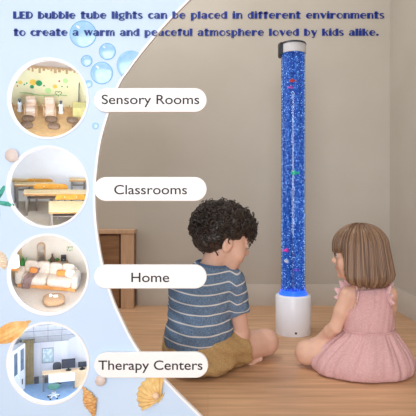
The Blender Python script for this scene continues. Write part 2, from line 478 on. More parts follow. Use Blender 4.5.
def plate(x0, x1, y0, y1, txt, tx0, tx1, base, cap, label):
    Y = BY - 0.012
    a = at(x0, y1, Y); b = at(x1, y0, Y)
    r = (b.z - a.z) / 2
    pts = [(a.x + r - r * math.sin(t), (a.z + b.z) / 2 + r * math.cos(t)) for t in [PI * i / 24 for i in range(25)]]
    pts += [(b.x - r + r * math.sin(t), (a.z + b.z) / 2 - r * math.cos(t)) for t in [PI * i / 24 for i in range(25)]]
    t = thing('caption_plate', ((a.x + b.x) / 2, Y, a.z), label, 'sign', 'caption plates on the display board')
    MB().prism([Vector((x, Y, z)) for x, z in pts], [Vector((x, BY - 0.0006, z)) for x, z in pts]).build('plate', whitem, t, bevel=0.0015)
    Yt = Y - 0.0006
    link_mesh('lettering', text_mesh(txt, at(tx0, 0, Yt).x, at(tx1, 0, Yt).x, at(0, base, Yt).z, cap * Yt / F, Yt, 0.0008), inkm, t, sharp=30)
plate(94, 206.7, 88, 112, 'Sensory Rooms', 101.7, 199.3, 104, 9.8, 'white rounded plate reading Sensory Rooms on the display board')
plate(94, 206.7, 177, 201, 'Classrooms', 114.2, 187, 194.2, 9.8, 'white rounded plate reading Classrooms on the display board')
plate(94, 206.7, 264.8, 288.6, 'Home', 131.3, 169.2, 282, 9.8, 'white rounded plate reading Home on the display board')
plate(94, 208.2, 352.5, 378, 'Therapy Centers', 98.3, 202.5, 369.8, 9.8, 'white rounded plate reading Therapy Centers on the display board')
# ------------------------------------------------------------------ headline lettering: fat stems, hairline bowls
Tk, Hh, AS, DE = 0.50, 0.14, 1.28, -0.34
def ring(cx, cy, rx, ry, ix, irx, iry, a0, a1, n=18):
    return ('s', [((cx + rx * math.cos(a), cy + ry * math.sin(a)), (ix + irx * math.cos(a), cy + iry * math.sin(a))) for a in [R(a0 + (a1 - a0) * i / n) for i in range(n + 1)]])
def rc(x0, y0, x1, y1): return ('p', [(x0, y0), (x1, y0), (x1, y1), (x0, y1)])
def pg(*p): return ('p', list(p))
def bowlR(x, y=0.5, w=0.6, ry=0.5, t=Hh * 1.5):   # bowl right of a stem
    return ring(x, y, w, ry, x, w - t, ry - Hh, -90, 90)
def bowlL(x, y=0.5, w=0.6, ry=0.5, t=Hh * 1.5):
    return ring(x, y, w, ry, x, w - t, ry - Hh, 90, 270)
O_ = lambda: ring(0.56, 0.5, 0.56, 0.5, 0.68, 0.30, 0.5 - Hh * 0.8, 0, 360, 32)
def arch(x0, x1): # thin arch between stems topped at x-height
    c = (x0 + x1) / 2; w = (x1 - x0) / 2
    return ring(c, 0.62, w + 0.02, 0.38, c, w - Hh * 0.8, 0.38 - Hh, 0, 180)
G = {
 'L': ([rc(0, 0, Tk, AS), rc(Tk, 0, 1.0, Hh), pg((0.85, 0), (1.0, 0), (1.0, 0.4))], 1.02),
 'E': ([rc(0, 0, Tk, AS), rc(Tk, 0, 0.98, Hh), rc(Tk, 0.58, 0.85, 0.58 + Hh), rc(Tk, AS - Hh, 0.98, AS)], 1.02),
 'D': ([rc(0, 0, Tk, AS), ring(Tk, AS / 2, 0.72, AS / 2, Tk, 0.5, AS / 2 - Hh, -90, 90)], 1.24),
 'b': ([rc(0, 0, Tk, AS), bowlR(Tk)], 1.12),
 'd': ([rc(0.6, 0, 0.6 + Tk, AS), bowlL(0.6)], 1.12),
 'p': ([rc(0, DE, Tk, 1), bowlR(Tk)], 1.12),
 'u': ([rc(0, 0.3, Tk, 1), ring(0.55, 0.38, 0.55, 0.38, 0.6, 0.28, 0.24, 180, 360), rc(0.86, 0, 1.12, 1)], 1.14),
 'n': ([rc(0, 0, Tk, 1), arch(0.4, 1.08), rc(0.82, 0, 1.12, 0.66)], 1.14),
 'h': ([rc(0, 0, Tk, AS), arch(0.4, 1.08), rc(0.82, 0, 1.12, 0.66)], 1.14),
 'm': ([rc(0, 0, Tk, 1), arch(0.4, 1.0), rc(0.72, 0, 1.02, 0.66), arch(0.9, 1.56), rc(1.28, 0, 1.58, 0.66)], 1.62),
 'r': ([rc(0, 0, Tk, 1), ring(0.72, 0.62, 0.3, 0.38, 0.72, 0.14, 0.2, 20, 180)], 0.98),
 'l': ([rc(0, 0, Tk, AS)], 0.52),
 'i': ([rc(0, 0, Tk, 0.98), ring(Tk / 2, 1.2, 0.2, 0.13, Tk / 2, 0.01, 0.01, 0, 360, 14)], 0.52),
 'k': ([rc(0, 0, Tk, AS), pg((Tk, 0.42), (0.92, 1), (1.12, 1), (Tk, 0.62)), pg((0.56, 0.58), (0.72, 0.68), (1.16, 0), (0.82, 0))], 1.14),
 't': ([rc(0.12, 0, 0.12 + Tk, AS), rc(0, 0.84, 0.86, 1.0), rc(0.6, 0, 0.84, Hh)], 0.88),
 'f': ([rc(0.12, 0, 0.12 + Tk, AS - 0.1), rc(0, 0.84, 0.82, 1.0), ring(0.52, AS - 0.3, 0.4, 0.3, 0.56, 0.22, 0.16, 30, 180)], 0.86),
 'g': ([ring(0.5, 0.62, 0.5, 0.38, 0.6, 0.26, 0.26, 0, 360, 28), rc(0.72, 0.86, 1.1, 1.0), ring(0.54, -0.1, 0.54, 0.24, 0.54, 0.34, 0.13, 0, 360, 28), rc(0.16, 0.1, 0.46, 0.28)], 1.1),
 's': ([ring(0.42, 0.73, 0.42, 0.27, 0.5, 0.22, 0.15, 30, 270), ring(0.42, 0.27, 0.42, 0.27, 0.34, 0.22, 0.15, -150, 90), pg((0.2, 0.72), (0.5, 0.42), (0.74, 0.3), (0.4, 0.62))], 0.86),
 'c': ([ring(0.56, 0.5, 0.56, 0.5, 0.70, 0.30, 0.5 - Hh, 38, 322, 28)], 0.98),
 'e': ([ring(0.56, 0.5, 0.56, 0.5, 0.70, 0.30, 0.5 - Hh, 0, 320, 28), rc(0.4, 0.45, 1.1, 0.45 + Hh)], 1.14),
 'o': ([O_()], 1.14),
 'a': ([rc(0.56, 0, 0.56 + Tk, 0.72), ring(0.56, 0.64, 0.5, 0.36, 0.5, 0.3, 0.22, 0, 160), ring(0.46, 0.28, 0.46, 0.28, 0.52, 0.24, 0.16, 90, 300, 20)], 1.1),
 'v': ([pg((0, 1), (0.5, 1), (0.82, 0.3), (0.62, 0), (0.48, 0)), pg((0.58, 0), (0.72, 0.12), (1.12, 1), (0.96, 1))], 1.12),
 'y': ([pg((0, 1), (0.5, 1), (0.84, 0.3), (0.62, 0), (0.48, 0)), pg((0.42, DE), (0.6, DE), (1.12, 1), (0.96, 1)), rc(0.2, DE, 0.5, DE + Hh)], 1.12),
 'w': ([pg((0, 1), (0.48, 1), (0.74, 0.3), (0.58, 0), (0.44, 0)), pg((0.54, 0), (0.66, 0.1), (0.94, 0.95), (0.8, 0.95)), pg((0.66, 1), (1.12, 1), (1.36, 0.3), (1.2, 0), (1.06, 0)), pg((1.16, 0), (1.3, 0.12), (1.62, 1), (1.46, 1))], 1.62),
 '.': ([ring(0.25, 0.17, 0.24, 0.17, 0.25, 0.01, 0.01, 0, 360, 14)], 0.52),
}
SP = 0.92; LS = 0.10
def layout(s, x0, x1):
    adv = 0; pos = []
    for ch in s:
        if ch == ' ': adv += SP - LS; continue
        pos.append((ch, adv)); adv += G[ch][1] + LS
    sx = (x1 - x0) / (adv - LS)
    return [(ch, x0 + a * sx, sx) for ch, a in pos]
def glyph(mb, ch, x, sx, base, xh, Y0, Y1):
    for kind, data in G[ch][0]:
        f = lambda p, Y: at(x + p[0] * sx, base - p[1] * xh, Y0) + Vector((0, Y - Y0, 0))
        if kind == 'p':
            mb.prism([f(p, Y0) for p in data], [f(p, Y1) for p in data])
        else:
            n = len(data); vs = []
            for o, i in data: vs += [f(o, Y0), f(i, Y0), f(o, Y1), f(i, Y1)]
            fs = []
            for k in range(n - 1):
                a, b = 4 * k, 4 * k + 4
                fs += [(a, b, b + 1, a + 1), (a + 2, a + 3, b + 3, b + 2), (a, a + 2, b + 2, b), (a + 1, b + 1, b + 3, a + 3)]
            fs += [(0, 1, 3, 2), (4 * n - 4, 4 * n - 2, 4 * n - 1, 4 * n - 3)]
            mb.add(vs, fs)
navy = mat('navy_blue_letters', (14, 48, 142), (11, 43, 134), rough=0.4, scale=20)
def edge_x(y):
    for (a, b), (c, d) in zip(edge, edge[1:]):
        if b <= y <= d: return a + (c - a) * (y - b) / (d - b)
    return 999
for s, base, x0, x1, line in (('LED bubble tube lights can be placed in different environments', 18.4, 13, 384.5, 'upper'),
                              ('to create a warm and peaceful atmosphere loved by kids alike.', 35.6, 13.5, 379, 'lower')):
    wt = thing('wall_lettering', (0.3, YB, at(0, base, YB).z), 'navy blue letters of the %s headline line along the top of the back wall' % line, 'lettering', 'headline on the back wall')
    pos = layout(s, x0, x1)
    for word in s.split(' '):
        onb, onw = MB(), MB()
        for ch, x, sx in pos[:len(word)]:
            if x < edge_x(base - 3): glyph(onb, ch, x, sx, base, 5.5, BY - 0.0035, BY - 0.0006)
            else: glyph(onw, ch, x, sx, base, 5.5, YB - 0.004, YB - 0.0001)
        pos = pos[len(word):]
        if onb.v: onb.build('headline_word', navy, board, sharp=30)
        if onw.v: onw.build('word', navy, wt, sharp=30)
# ------------------------------------------------------------------ bubbles and shells fixed to the board
def bubble_mat():
    m, nt, b = new_mat('sky_blue_resin')
    lw = N(nt, 'ShaderNodeTexNoise'); tc = N(nt, 'ShaderNodeTexCoord'); lw.inputs['Scale'].default_value = 45
    nt.links.new(tc.outputs['Object'], lw.inputs['Vector'])
    cr = N(nt, 'ShaderNodeValToRGB'); cr.color_ramp.elements[0].position = 0.3; cr.color_ramp.elements[1].position = 0.75
    cr.color_ramp.elements[0].color = lin((146, 204, 246)); cr.color_ramp.elements[1].color = lin((184, 224, 252))
    nt.links.new(lw.outputs['Fac'], cr.inputs['Fac']); nt.links.new(cr.outputs['Color'], b.inputs['Base Color'])
    b.inputs['Roughness'].default_value = 0.12; b.inputs['Specular IOR Level'].default_value = 0.6
    return m
bubm = bubble_mat(); painted_glint = mat('painted_glint_white', (250, 253, 255), rough=0.2); rimb = mat('blue_rim_resin', (112, 182, 238), rough=0.25)
def bubble(cx, cy, r, label, cut=False):
    Y = BY
    c = at(cx, cy, Y); q = r * K
    t = thing('bubble_ornament', c, label, 'bubble ornament', 'blue bubbles on the display board')
    mb = MB(); n, m = 40, 8
    prof = [(1.0, 0.0), (0.985, 0.10), (0.93, 0.18), (0.8, 0.26), (0.6, 0.32), (0.35, 0.355), (0.12, 0.37), (0.0, 0.372)]
    dep = min(0.0024, q * 0.4)
    clipx = (lambda v: v)
    def dome(prof, z0=0):
        vs = []
        for rr, h in prof:
            for j in range(n):
                a = 2 * PI * j / n
                px, py = cx + r * rr * math.cos(a), cy + r * rr * math.sin(a)
                if cut:
                    px = min(px, edge_x(py) - 1.3)
                p = at(px, py, Y); vs.append(Vector((p.x, Y - h / 0.372 * dep, p.z)))
        L = len(prof)
        return vs, [(i * n + j, i * n + (j + 1) % n, (i + 1) * n + (j + 1) % n, (i + 1) * n + j) for i in range(L - 1) for j in range(n)]
    mb.add(*dome(prof)); mb.build('bubble', bubm, t)
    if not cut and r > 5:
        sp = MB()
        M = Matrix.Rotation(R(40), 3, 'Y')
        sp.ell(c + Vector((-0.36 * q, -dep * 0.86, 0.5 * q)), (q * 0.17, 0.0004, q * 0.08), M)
        sp.build('painted_highlight', painted_glint, t)  # white spot painted on as the dome's highlight
        rg = MB().tube([at(cx + r * 0.97 * math.cos(2 * PI * k / 40), cy + r * 0.97 * math.sin(2 * PI * k / 40), Y - 0.0008) for k in range(40)], 0.0009, 6, closed=True)
        rg.build('rim', rimb, t)
bubble(83, 34, 13.5, 'largest whole blue bubble, behind the word warm on the display board')
bubble(107.3, 51.5, 8.3, 'mid-sized blue bubble just below the word and on the display board')
bubble(131, 65, 14.5, 'big blue bubble cut off by the curved white edge', True)
bubble(101.7, 73, 11.2, 'second largest whole blue bubble, above the Sensory Rooms plate')
bubble(86.6, 60.8, 5.6, 'small blue bubble just above the sensory room window to the right')
bubble(88.5, 84, 4.0, 'small blue bubble touching the left end of the Sensory Rooms plate')
bubble(95.5, 126, 3.4, 'tiny blue bubble right of the sensory room window, below the Sensory Rooms plate')
pearlm = mat('pearl', (226, 214, 208), (216, 202, 196), rough=0.25, scale=30)
def pearl(cx, cy, r, label):
    c = at(cx, cy, BY); q = r * K
    o = MB().ell(c + Vector((0, -q * 0.55, 0)), (q, q * 0.6, q), None, 28, 18).build('pearl', pearlm)
    tag(o, label, 'pearl', 'pearls on the display board')
pearl(13, 155.5, 6.7, 'large pinkish pearl at the upper left of the classroom window')
pearl(101, 379.5, 5.5, 'grey pink pearl under the left end of the Therapy Centers plate')
shellm = mat('shell_cream', (244, 214, 150), (232, 186, 112), rough=0.45, scale=60)
shello = mat('shell_orange', (252, 214, 146), (236, 172, 92), rough=0.45, scale=50)
def scallop(cx, cy, r, ang, label, m, stretch=1.0, spread=150, cat='seashell'):
    """ribbed fan shell lying against the board; hinge at (cx, cy), opening along ang"""
    n, L = 90, 14
    Y = BY
    ax = Vector((math.cos(R(ang)), math.sin(R(ang)))); ay = Vector((-ax.y, ax.x))
    f, g = [], []
    for i in range(L + 1):
        u = i / L
        for j in range(n + 1):
            a = R(-spread / 2 + spread * j / n)
            rib = math.cos(j / n * 2 * PI * 9)
            rr = r * u * (1 - 0.10 * (abs(a) / R(spread / 2)) ** 2 + 0.025 * rib * u)
            p = ax * (rr * math.cos(a * 0.93) * stretch) + ay * (rr * math.sin(a * 0.93))
            h = r * K * (0.30 * math.sin(PI * min(u * 0.9 + 0.1, 1)) * math.cos(a * 0.75) + 0.028 * rib * u ** 0.7) + 0.0015
            q = at(cx + p.x, cy + p.y, Y)
            f.append(Vector((q.x, Y - max(h, 0.0008), q.z))); g.append(Vector((q.x, Y - 0.0001, q.z)))
    mb = MB(); w = n + 1
    qd = [(i * w + j, i * w + j + 1, (i + 1) * w + j + 1, (i + 1) * w + j) for i in range(L) for j in range(n)]
    mb.add(f + g, qd + [tuple(k + len(f) for k in reversed(x)) for x in qd] + [(L * w + j, L * w + j + 1, len(f) + L * w + j + 1, len(f) + L * w + j) for j in range(n)])
    c = at(cx, cy, Y)
    t = thing('seashell', c, label, cat)
    mb.build('valve', m, t, sharp=60)
    hb = MB(); 
    a0 = at(cx + ay.x * r * 0.25, cy + ay.y * r * 0.25, Y - 0.003); a1 = at(cx - ay.x * r * 0.25, cy - ay.y * r * 0.25, Y - 0.003)
    hb.tube([a0, (a0 + a1) / 2, a1], [0.001, 0.0035, 0.001], 10); hb.build('hinge', m, t)
    return t
scallop(161, 398, 24.5, 212, 'cream scallop shell with a pearl on the board below the Therapy Centers plate', shellm, 1.0, 140)
pp = at(156.5, 392.5, BY); pq = 3.4 * K
tag(MB().ell(pp + Vector((0, -0.021, 0)), (pq, pq, pq)).build('pearl', mat('peach_pearl', (250, 222, 190), (242, 205, 168), rough=0.2)), 'small peach pearl resting on the cream scallop shell', 'pearl', 'pearls on the display board')
lt = thing('seashell', at(11, 332, BY), 'long orange ribbed shell at the left edge above the therapy office window', 'seashell')
Ms = Matrix.Rotation(R(28), 3, 'Y').inverted()
def longshell(L_, W_, H_):
    n, m = 64, 24; vs = []
    for i in range(m + 1):
        u = i / m; xx = L_ * (2 * u - 1); pr = (math.sin(PI * u) ** 0.75) * (1.0 - 0.25 * u)
        for j in range(n):
            a = 2 * PI * j / n; rib = 1 + 0.10 * math.cos(12 * a)
            p = Ms @ Vector((xx, -math.sin(a) * H_ * pr * rib, math.cos(a) * W_ * pr * rib))
            q = ORG[lt] + p; q.y = min(q.y, BY - 0.0001); vs.append(q)
    return vs, [(i * n + j, i * n + (j + 1) % n, (i + 1) * n + (j + 1) % n, (i + 1) * n + j) for i in range(m) for j in range(n)]
MB().add(*longshell(20.5 * K, 9.8 * K, 0.012)).build('valve', shello, lt, sharp=60)
MB().ell(at(28.5, 321.5, BY - 0.002), (0.006, 0.003, 0.003)).build('hinge', shellm, lt)
scallop(-4, 262, 13, -30, 'pale cream shell at the left edge beside the home window', mat('shell_pale', (238, 224, 204), (228, 206, 176), rough=0.5), 0.9, 150)
# spiral conch
cq = thing('conch_shell', at(90, 400, BY), 'orange brown spiral conch shell near the bottom, right of the therapy office window', 'seashell')
path = [(83, 386), (85.5, 389), (88, 394), (90.5, 400), (92.5, 407), (94.5, 415)]
pts = spline([Vector((a, b)) for a, b in path], 10)
rad = [0.5, 1.8, 4.6, 6.6, 4.4, 1.0]
mb = MB(); P3 = []; RR = []
for i, p in enumerate(pts):
    s = i / (len(pts) - 1) * 5; k = min(int(s), 4); rr = rad[k] + (rad[k + 1] - rad[k]) * (s - k)
    rr *= 1 + 0.10 * math.sin(i * 1.35)
    P3.append(at(p.x, p.y, BY) + Vector((0, -0.0075, 0))); RR.append(rr * K)
vs = []; n = 20
for i, (p, r_) in enumerate(zip(P3, RR)):
    a = pts[min(i + 1, len(pts) - 1)] - pts[max(i - 1, 0)]; nn = Vector((-a.y, 0, -a.x)).normalized()
    for j in range(n):
        th = 2 * PI * j / n
        off = nn * math.cos(th) * r_ + Vector((0, -1, 0)) * math.sin(th) * r_ * 0.55
        off *= 1 + 0.12 * max(0, math.cos(3 * th + i * 0.5))
        q = p + off; q.y = min(q.y, BY - 0.0001); vs.append(q)
fs = [(i * n + j, i * n + (j + 1) % n, (i + 1) * n + (j + 1) % n, (i + 1) * n + j) for i in range(len(pts) - 1) for j in range(n)]
fs += [tuple(range(n)), tuple((len(pts) - 1) * n + j for j in range(n))]
mb.add(vs, fs); mb.build('whorl', mat('conch_brown', (240, 196, 130), (206, 140, 74), rough=0.45, scale=90, stretch=(1, 1, 3)), cq)
lp = MB().ell(at(93.5, 405, BY - 0.006), (2.2 * K, 0.004, 6.5 * K), Matrix.Rotation(R(-14), 3, 'Y')); lp.build('lip', mat('conch_lip', (206, 130, 72), (184, 104, 52), rough=0.4), cq)
# starfish
st = MB(); cx, cy = -4, 202
teal = mat('teal_starfish', (84, 186, 168), (52, 150, 136), rough=0.6, scale=150)
outl = []; 
for k in range(60):
    a = 2 * PI * k / 60; w_ = (math.cos(5 * (a - R(-62))) + 1) / 2
    outl.append((a, 4.2 + 15 * w_ ** 2.6))
vs = [at(cx, cy, BY) + Vector((0, -0.006, 0))]; lv = ((0.5, 0.0052), (0.85, 0.0032), (1.0, 0.0))
for sc_, h in lv:
    for a, r_ in outl:
        p = at(cx + r_ * sc_ * math.cos(a), cy + r_ * sc_ * math.sin(a), BY); vs.append(p + Vector((0, -h, 0)))
fs = [(0, 1 + k, 1 + (k + 1) % 60) for k in range(60)]
for l in range(2):
    fs += [(1 + l * 60 + k, 1 + (l + 1) * 60 + k, 1 + (l + 1) * 60 + (k + 1) % 60, 1 + l * 60 + (k + 1) % 60) for k in range(60)]
st.add(vs, fs)
tag(st.build('starfish', teal), 'teal starfish on the display board at the left edge beside the classroom window', 'starfish')
# ------------------------------------------------------------------ four miniature rooms behind the round windows
ring_glow = emis('added_glow_white', (255, 255, 255), LED)  # glow of the rings added behind the round windows
class Dio:
    def __init__(s, hole, p, zf, off=34, yaw=0):
        cx, cy, r = hole
        c = at(cx, cy, BY) - Vector((0, 0, CAMZ)); D = c.length
        ray = c.normalized()
        rt_ = ray.cross(Vector((0, 0, 1))).normalized(); up = rt_.cross(ray)
        s.p = R(p); s.zf = zf
        f = ray * math.cos(s.p) + up * math.sin(s.p); u = up * math.cos(s.p) - ray * math.sin(s.p)
        s.r = rt_; s.f = f; s.u = u
        if yaw:
            q = Matrix.Rotation(R(yaw), 3, u); s.r = q @ s.r; s.f = q @ s.f
        s.k = K * 0.975 * (D + off * K) / D
        s.O = c + Vector((0, 0, CAMZ)) + ray * (off * K)
    def W(s, v): return s.O + (s.r * v[0] + s.f * v[1] + s.u * v[2]) * s.k
    def d(s, x, y, z): return (s.r * x + s.f * y + s.u * z) * s.k
    def fy(s, sy):
        """floor depth seen sy pixels below the centre"""
        return (-sy - s.zf * math.cos(s.p)) / math.sin(s.p)
    def wz(s, sy, y):
        """height seen sy pixels below the centre at depth y"""
        return (-sy - y * math.sin(s.p)) / math.cos(s.p)
    def thing(s, name, pos, label, cat, group=None): return thing(name, s.W(pos), label, cat, group)
    def b(s, mb, name, m, parent, **kw): return mb.build(name, m, parent, W=s.W, **kw)
    def shell(s, hole, yb, label, back, base, side, ceil=None, y0=0, ztop=None, xl_=-50, xr_=46):
        cx, cy, r = hole
        t = thing('shadow_box', at(cx, cy, BY), label, 'shadow box', 'round shadow boxes in the display board')
        rim = MB(); n = 72
        prof = [(r + 0.9, BY - 0.0006), (r + 0.7, BY - 0.0025), (r - 1.3, BY - 0.0025), (r - 1.5, BY + BT + 0.001), (r - 1.2, BY + BT + 0.0012), (r - 1.2, BY + BT)]
        vs = [Vector((at(cx + q * math.cos(2 * PI * k / n), 0, BY).x, Y, at(0, cy + q * math.sin(2 * PI * k / n), BY).z)) for q, Y in prof[:4] for k in range(n)]
        fs = [(i * n + k, i * n + (k + 1) % n, (i + 1) * n + (k + 1) % n, (i + 1) * n + k) for i in range(3) for k in range(n)]
        rim.add(vs, fs); rim.build('rim', whitem, t)
        lr = MB().tube([Vector((at(cx + (r + 1.6) * math.cos(2 * PI * k / 48), 0, BY).x, BY + BT + 0.0035, at(0, cy + (r + 1.6) * math.sin(2 * PI * k / 48), BY).z)) for k in range(48)], 0.002, 8, closed=True)
        lr.build('added_glow_ring', ring_glow, t)  # hidden glowing ring, added to brighten the miniature room
        zt = ztop if ztop is not None else s.wz(-46, yb)
        s.b(MB().box(xl_, xr_, yb + .1, yb + 1.1, s.zf - 2, zt), 'back_panel', back, t)
        s.b(MB().prism([Vector((xl_, y0, s.zf - 1)), Vector((42, y0, s.zf - 1)), Vector((xr_, yb, s.zf - 1)), Vector((xl_, yb, s.zf - 1))], [Vector((xl_, y0, s.zf - .1)), Vector((42, y0, s.zf - .1)), Vector((xr_, yb, s.zf - .1)), Vector((xl_, yb, s.zf - .1))]), 'base_panel', base, t)
        s.yb = yb
        return t
# ---- sensory room -------------------------------------------------
h = holes[0]
D1 = Dio(h, 30, -46)
creamw = mat('cream_green_paint', (238, 226, 184), (230, 220, 172), rough=0.8, scale=0.6 / K * 0.1)
sandf = mat('golden_floor', (206, 164, 112), (190, 148, 98), rough=0.6, scale=60)
yb = 62
t = D1.shell(h, yb, 'round window into a cream sensory room with two armchairs', creamw, sandf, creamw)
wood1 = mat('drip_wood', (196, 158, 112), (176, 136, 92), rough=0.6, scale=120)
# brown dripping border and the cornice above
zd = D1.wz(-34.5, yb); 
random.seed(11)
dr = MB(); x = -36
dr.box(-40, 40, yb - 0.8, yb - 0.1, zd - 2.2, zd)
while x < 36:
    w_ = random.uniform(1.8, 3.4); L_ = random.choice((0.8, 2.5, 4.5, 5.5, 3.2))
    dr.box(x, x + w_, yb - 0.8, yb - 0.1, zd - 2.4 - L_, zd - 1)
    x += w_ + random.uniform(0.6, 2.4)
D1.b(dr, 'drip_border', wood1, t)
zf1 = D1.wz(-44, 34)
D1.b(MB().prism([Vector((-46, 34, zf1)), Vector((44, 34, zf1)), Vector((44, yb, zd + .1)), Vector((-46, yb, zd + .1))], [Vector((-46, 34, zf1 + 1)), Vector((44, 34, zf1 + 1)), Vector((44, yb, zd + 1.1)), Vector((-46, yb, zd + 1.1))]), 'ceiling_panel', mat('dio_ceiling', (206, 190, 176), rough=0.8), t)
def disc(D, x, sy, r, m, name, par, dy=0.5, n=24, inner=None):
    z = D.wz(sy, D.yb)
    mb = MB()
    pts = [(x + r * math.cos(2 * PI * k / n), z + r * math.sin(2 * PI * k / n)) for k in range(n)]
    mb.prism([Vector((a, D.yb - dy, b)) for a, b in pts], [Vector((a, D.yb - 0.05, b)) for a, b in pts])
    return D.b(mb, name, m, par)
gy = mat('decal_yellow', (240, 196, 74)); gg = mat('decal_green', (42, 146, 84)); gp = mat('decal_pale_green', (186, 220, 138)); gr_ = mat('decal_red', (196, 60, 84)); gbk = mat('decal_dark_green', (70, 120, 74))
for x, sy, r, m in ((-29.8, -16, 2.2, gy), (-16.4, -17, 3.6, gy), (-9.9, -16.4, 3.5, gg), (-17.5, -12, 2.2, gg), (-.1, -8.8, 3.4, gp), (7.4, -13.8, 2.4, gy), (18.7, -20.7, 2.9, gp), (12, -20, 1.0, gr_), (-25.5, -14, .9, gg), (-23, -15.5, .9, gg), (-4.5, -14, .9, gbk), (15, -14.3, .8, gg), (21, -14.3, .8, gg), (-33, -12, .8, gr_), (-33.5, -16, .8, gg)):
    disc(D1, x, sy, r, m, 'wall_dot', t, 0.5 if r < 3 else 0.35)
ln = MB()
z0 = D1.wz(-3.6, yb)
ln.tube([Vector((-31 + 52 * i / 20, yb - 0.4, z0 + 0.7 * math.sin(i * 0.5) + (0.03 * (i - 10) ** 2 * 0.5))) for i in range(21)], 0.45, 5)
D1.b(ln, 'grass_line', mat('decal_leaf_line', (150, 190, 110)), t)
hp = MB().tube([Vector((11.2 + 3.6 * math.sin(a) ** 3, yb - 0.4, D1.wz(-6.5, yb) + 0.22 * (13 * math.cos(a) - 5 * math.cos(2 * a) - 2 * math.cos(3 * a) - math.cos(4 * a)))) for a in [2 * PI * i / 28 for i in range(28)]], 0.32, 5, closed=True)
D1.b(hp, 'heart_outline', gbk, t)
# armchairs
beige = mat('armchair_beige', (222, 190, 160), (210, 176, 146), rough=0.7, scale=300); woodp = mat('armchair_wood', (214, 172, 128), rough=0.5, scale=100)
cushm = mat('armchair_cushion', (236, 212, 190), rough=0.8, scale=200)
def armchair(x, y, label):
    t = D1.thing('armchair', (x, y, D1.zf), label, 'armchair', 'armchairs in the sensory room')
    z = D1.zf
    D1.b(MB().ell((x, y - 2, z + 6), (5.4, 5.5, 2.4), e=0.4), 'seat_cushion', cushm, t)
    M = Matrix.Rotation(R(-14), 3, 'X')
    D1.b(MB().ell((x, y + 4.3, z + 11.5), (5.6, 1.8, 7.4), M, e=0.4), 'backrest', beige, t)
    D1.b(MB().ell((x, y + 2.9, z + 14.6), (4.2, 1.2, 2.3), M, e=0.5), 'head_cushion', cushm, t)
    for s_ in (-1, 1):
        a = MB().tube([Vector((x + s_ * 6.3, y - 7, z + 0.3)), Vector((x + s_ * 6.3, y - 7.4, z + 6)), Vector((x + s_ * 6.3, y - 5, z + 9.2)), Vector((x + s_ * 6.3, y + 1, z + 9.6)), Vector((x + s_ * 6.3, y + 5.5, z + 9))], 0.9, 8)
        D1.b(a, 'armrest', woodp, t)
        D1.b(MB().cyl((x + s_ * 6.3, y + 4.5, z), (x + s_ * 6.3, y + 4.5, z + 9), 0.8, n=8), 'leg', woodp, t)
    D1.b(MB().box(x - 6.2, x + 6.2, y - 7, y + 5, z + 2.6, z + 3.8), 'seat_frame', woodp, t)
    D1.b(MB().ell((x, y - 8.2, z + 3.0), (5.2, 1.4, 2.6), e=0.5), 'footrest', beige, t)
    return t
ya = D1.fy(22.5) + 10
a1 = armchair(-19.0, ya, 'beige reclining armchair on the left in the sensory room window')
dup(a1, D1.d(20.5, 0, 0), 'beige reclining armchair on the right in the sensory room window')
# white pedestal lamps
def pedestal(x, y, label):
    t = D1.thing('pedestal_lamp', (x, y, D1.zf), label, 'lamp', 'pedestal lamps in the sensory room'); z = D1.zf
    D1.b(MB().lathe([(0, 0), (3.1, 0), (3.1, 1), (2.3, 1.5), (2.3, 9), (2.6, 10), (1.4, 11.5), (0, 11.5)], (x, y, z), 20), 'base', whitem, t)
    D1.b(MB().lathe([(0, 11.5), (0.9, 11.5), (0.9, 13), (0, 13)], (x, y, z), 14), 'neck', inkm, t)
    D1.b(MB().ell((x, y, z + 14.4), (1.7, 1.7, 1.6)), 'head', mat('pedestal_head', (92, 96, 104), rough=0.3), t)
    return t
p1 = pedestal(-30.5, ya + 4, 'small white pedestal lamp left of the armchairs in the sensory room')
dup(p1, D1.d(44.3, 0, 0), 'small white pedestal lamp right of the armchairs in the sensory room')
# picket fences
def fence(x, y, hs, label):
    t = D1.thing('picket_fence', (x, y, D1.zf), label, 'fence', 'picket fences in the sensory room'); z = D1.zf
    for i, hh in enumerate(hs):
        xx = x + i * 2.2
        D1.b(MB().prism([Vector((xx - .8, y, z)), Vector((xx + .8, y, z)), Vector((xx + .8, y, z + hh)), Vector((xx, y, z + hh + 1)), Vector((xx - .8, y, z + hh))], [Vector((xx - .8, y + .8, z)), Vector((xx + .8, y + .8, z)), Vector((xx + .8, y + .8, z + hh)), Vector((xx, y + .8, z + hh + 1)), Vector((xx - .8, y + .8, z + hh))]), 'picket', wood1, t)
    D1.b(MB().box(x - 1, x + 2.2 * len(hs) - 1.2, y + .81, y + 1.5, z + 2.4, z + 3.6), 'rail', wood1, t)
fence(19, ya + 6, (6, 4, 8, 5, 7), 'little wooden picket fence at the right of the sensory room')
fence(-41, ya + 6, (6, 8, 5), 'little wooden picket fence at the left of the sensory room')
fence(-10, ya + 7, (5, 6, 4), 'little wooden picket fence between the armchairs in the sensory room')
# padded corner block and window post
D1.b(MB().box(27, 44, ya - 6, ya + 8, D1.zf, D1.zf + 13), 'corner_block', mat('pale_olive_pad', (214, 200, 132), rough=0.7, scale=80), None, bevel=0.001)
cbk = [o for o in COL.objects if o.name == 'corner_block'][0]; tag(cbk, 'pale olive padded block at the right side of the sensory room', 'block')
D1.b(MB().box(33.5, 34.4, yb - 3, yb - 1, D1.zf, D1.wz(-20, yb)), 'window_post', mat('grey_post', (120, 116, 104)), t)
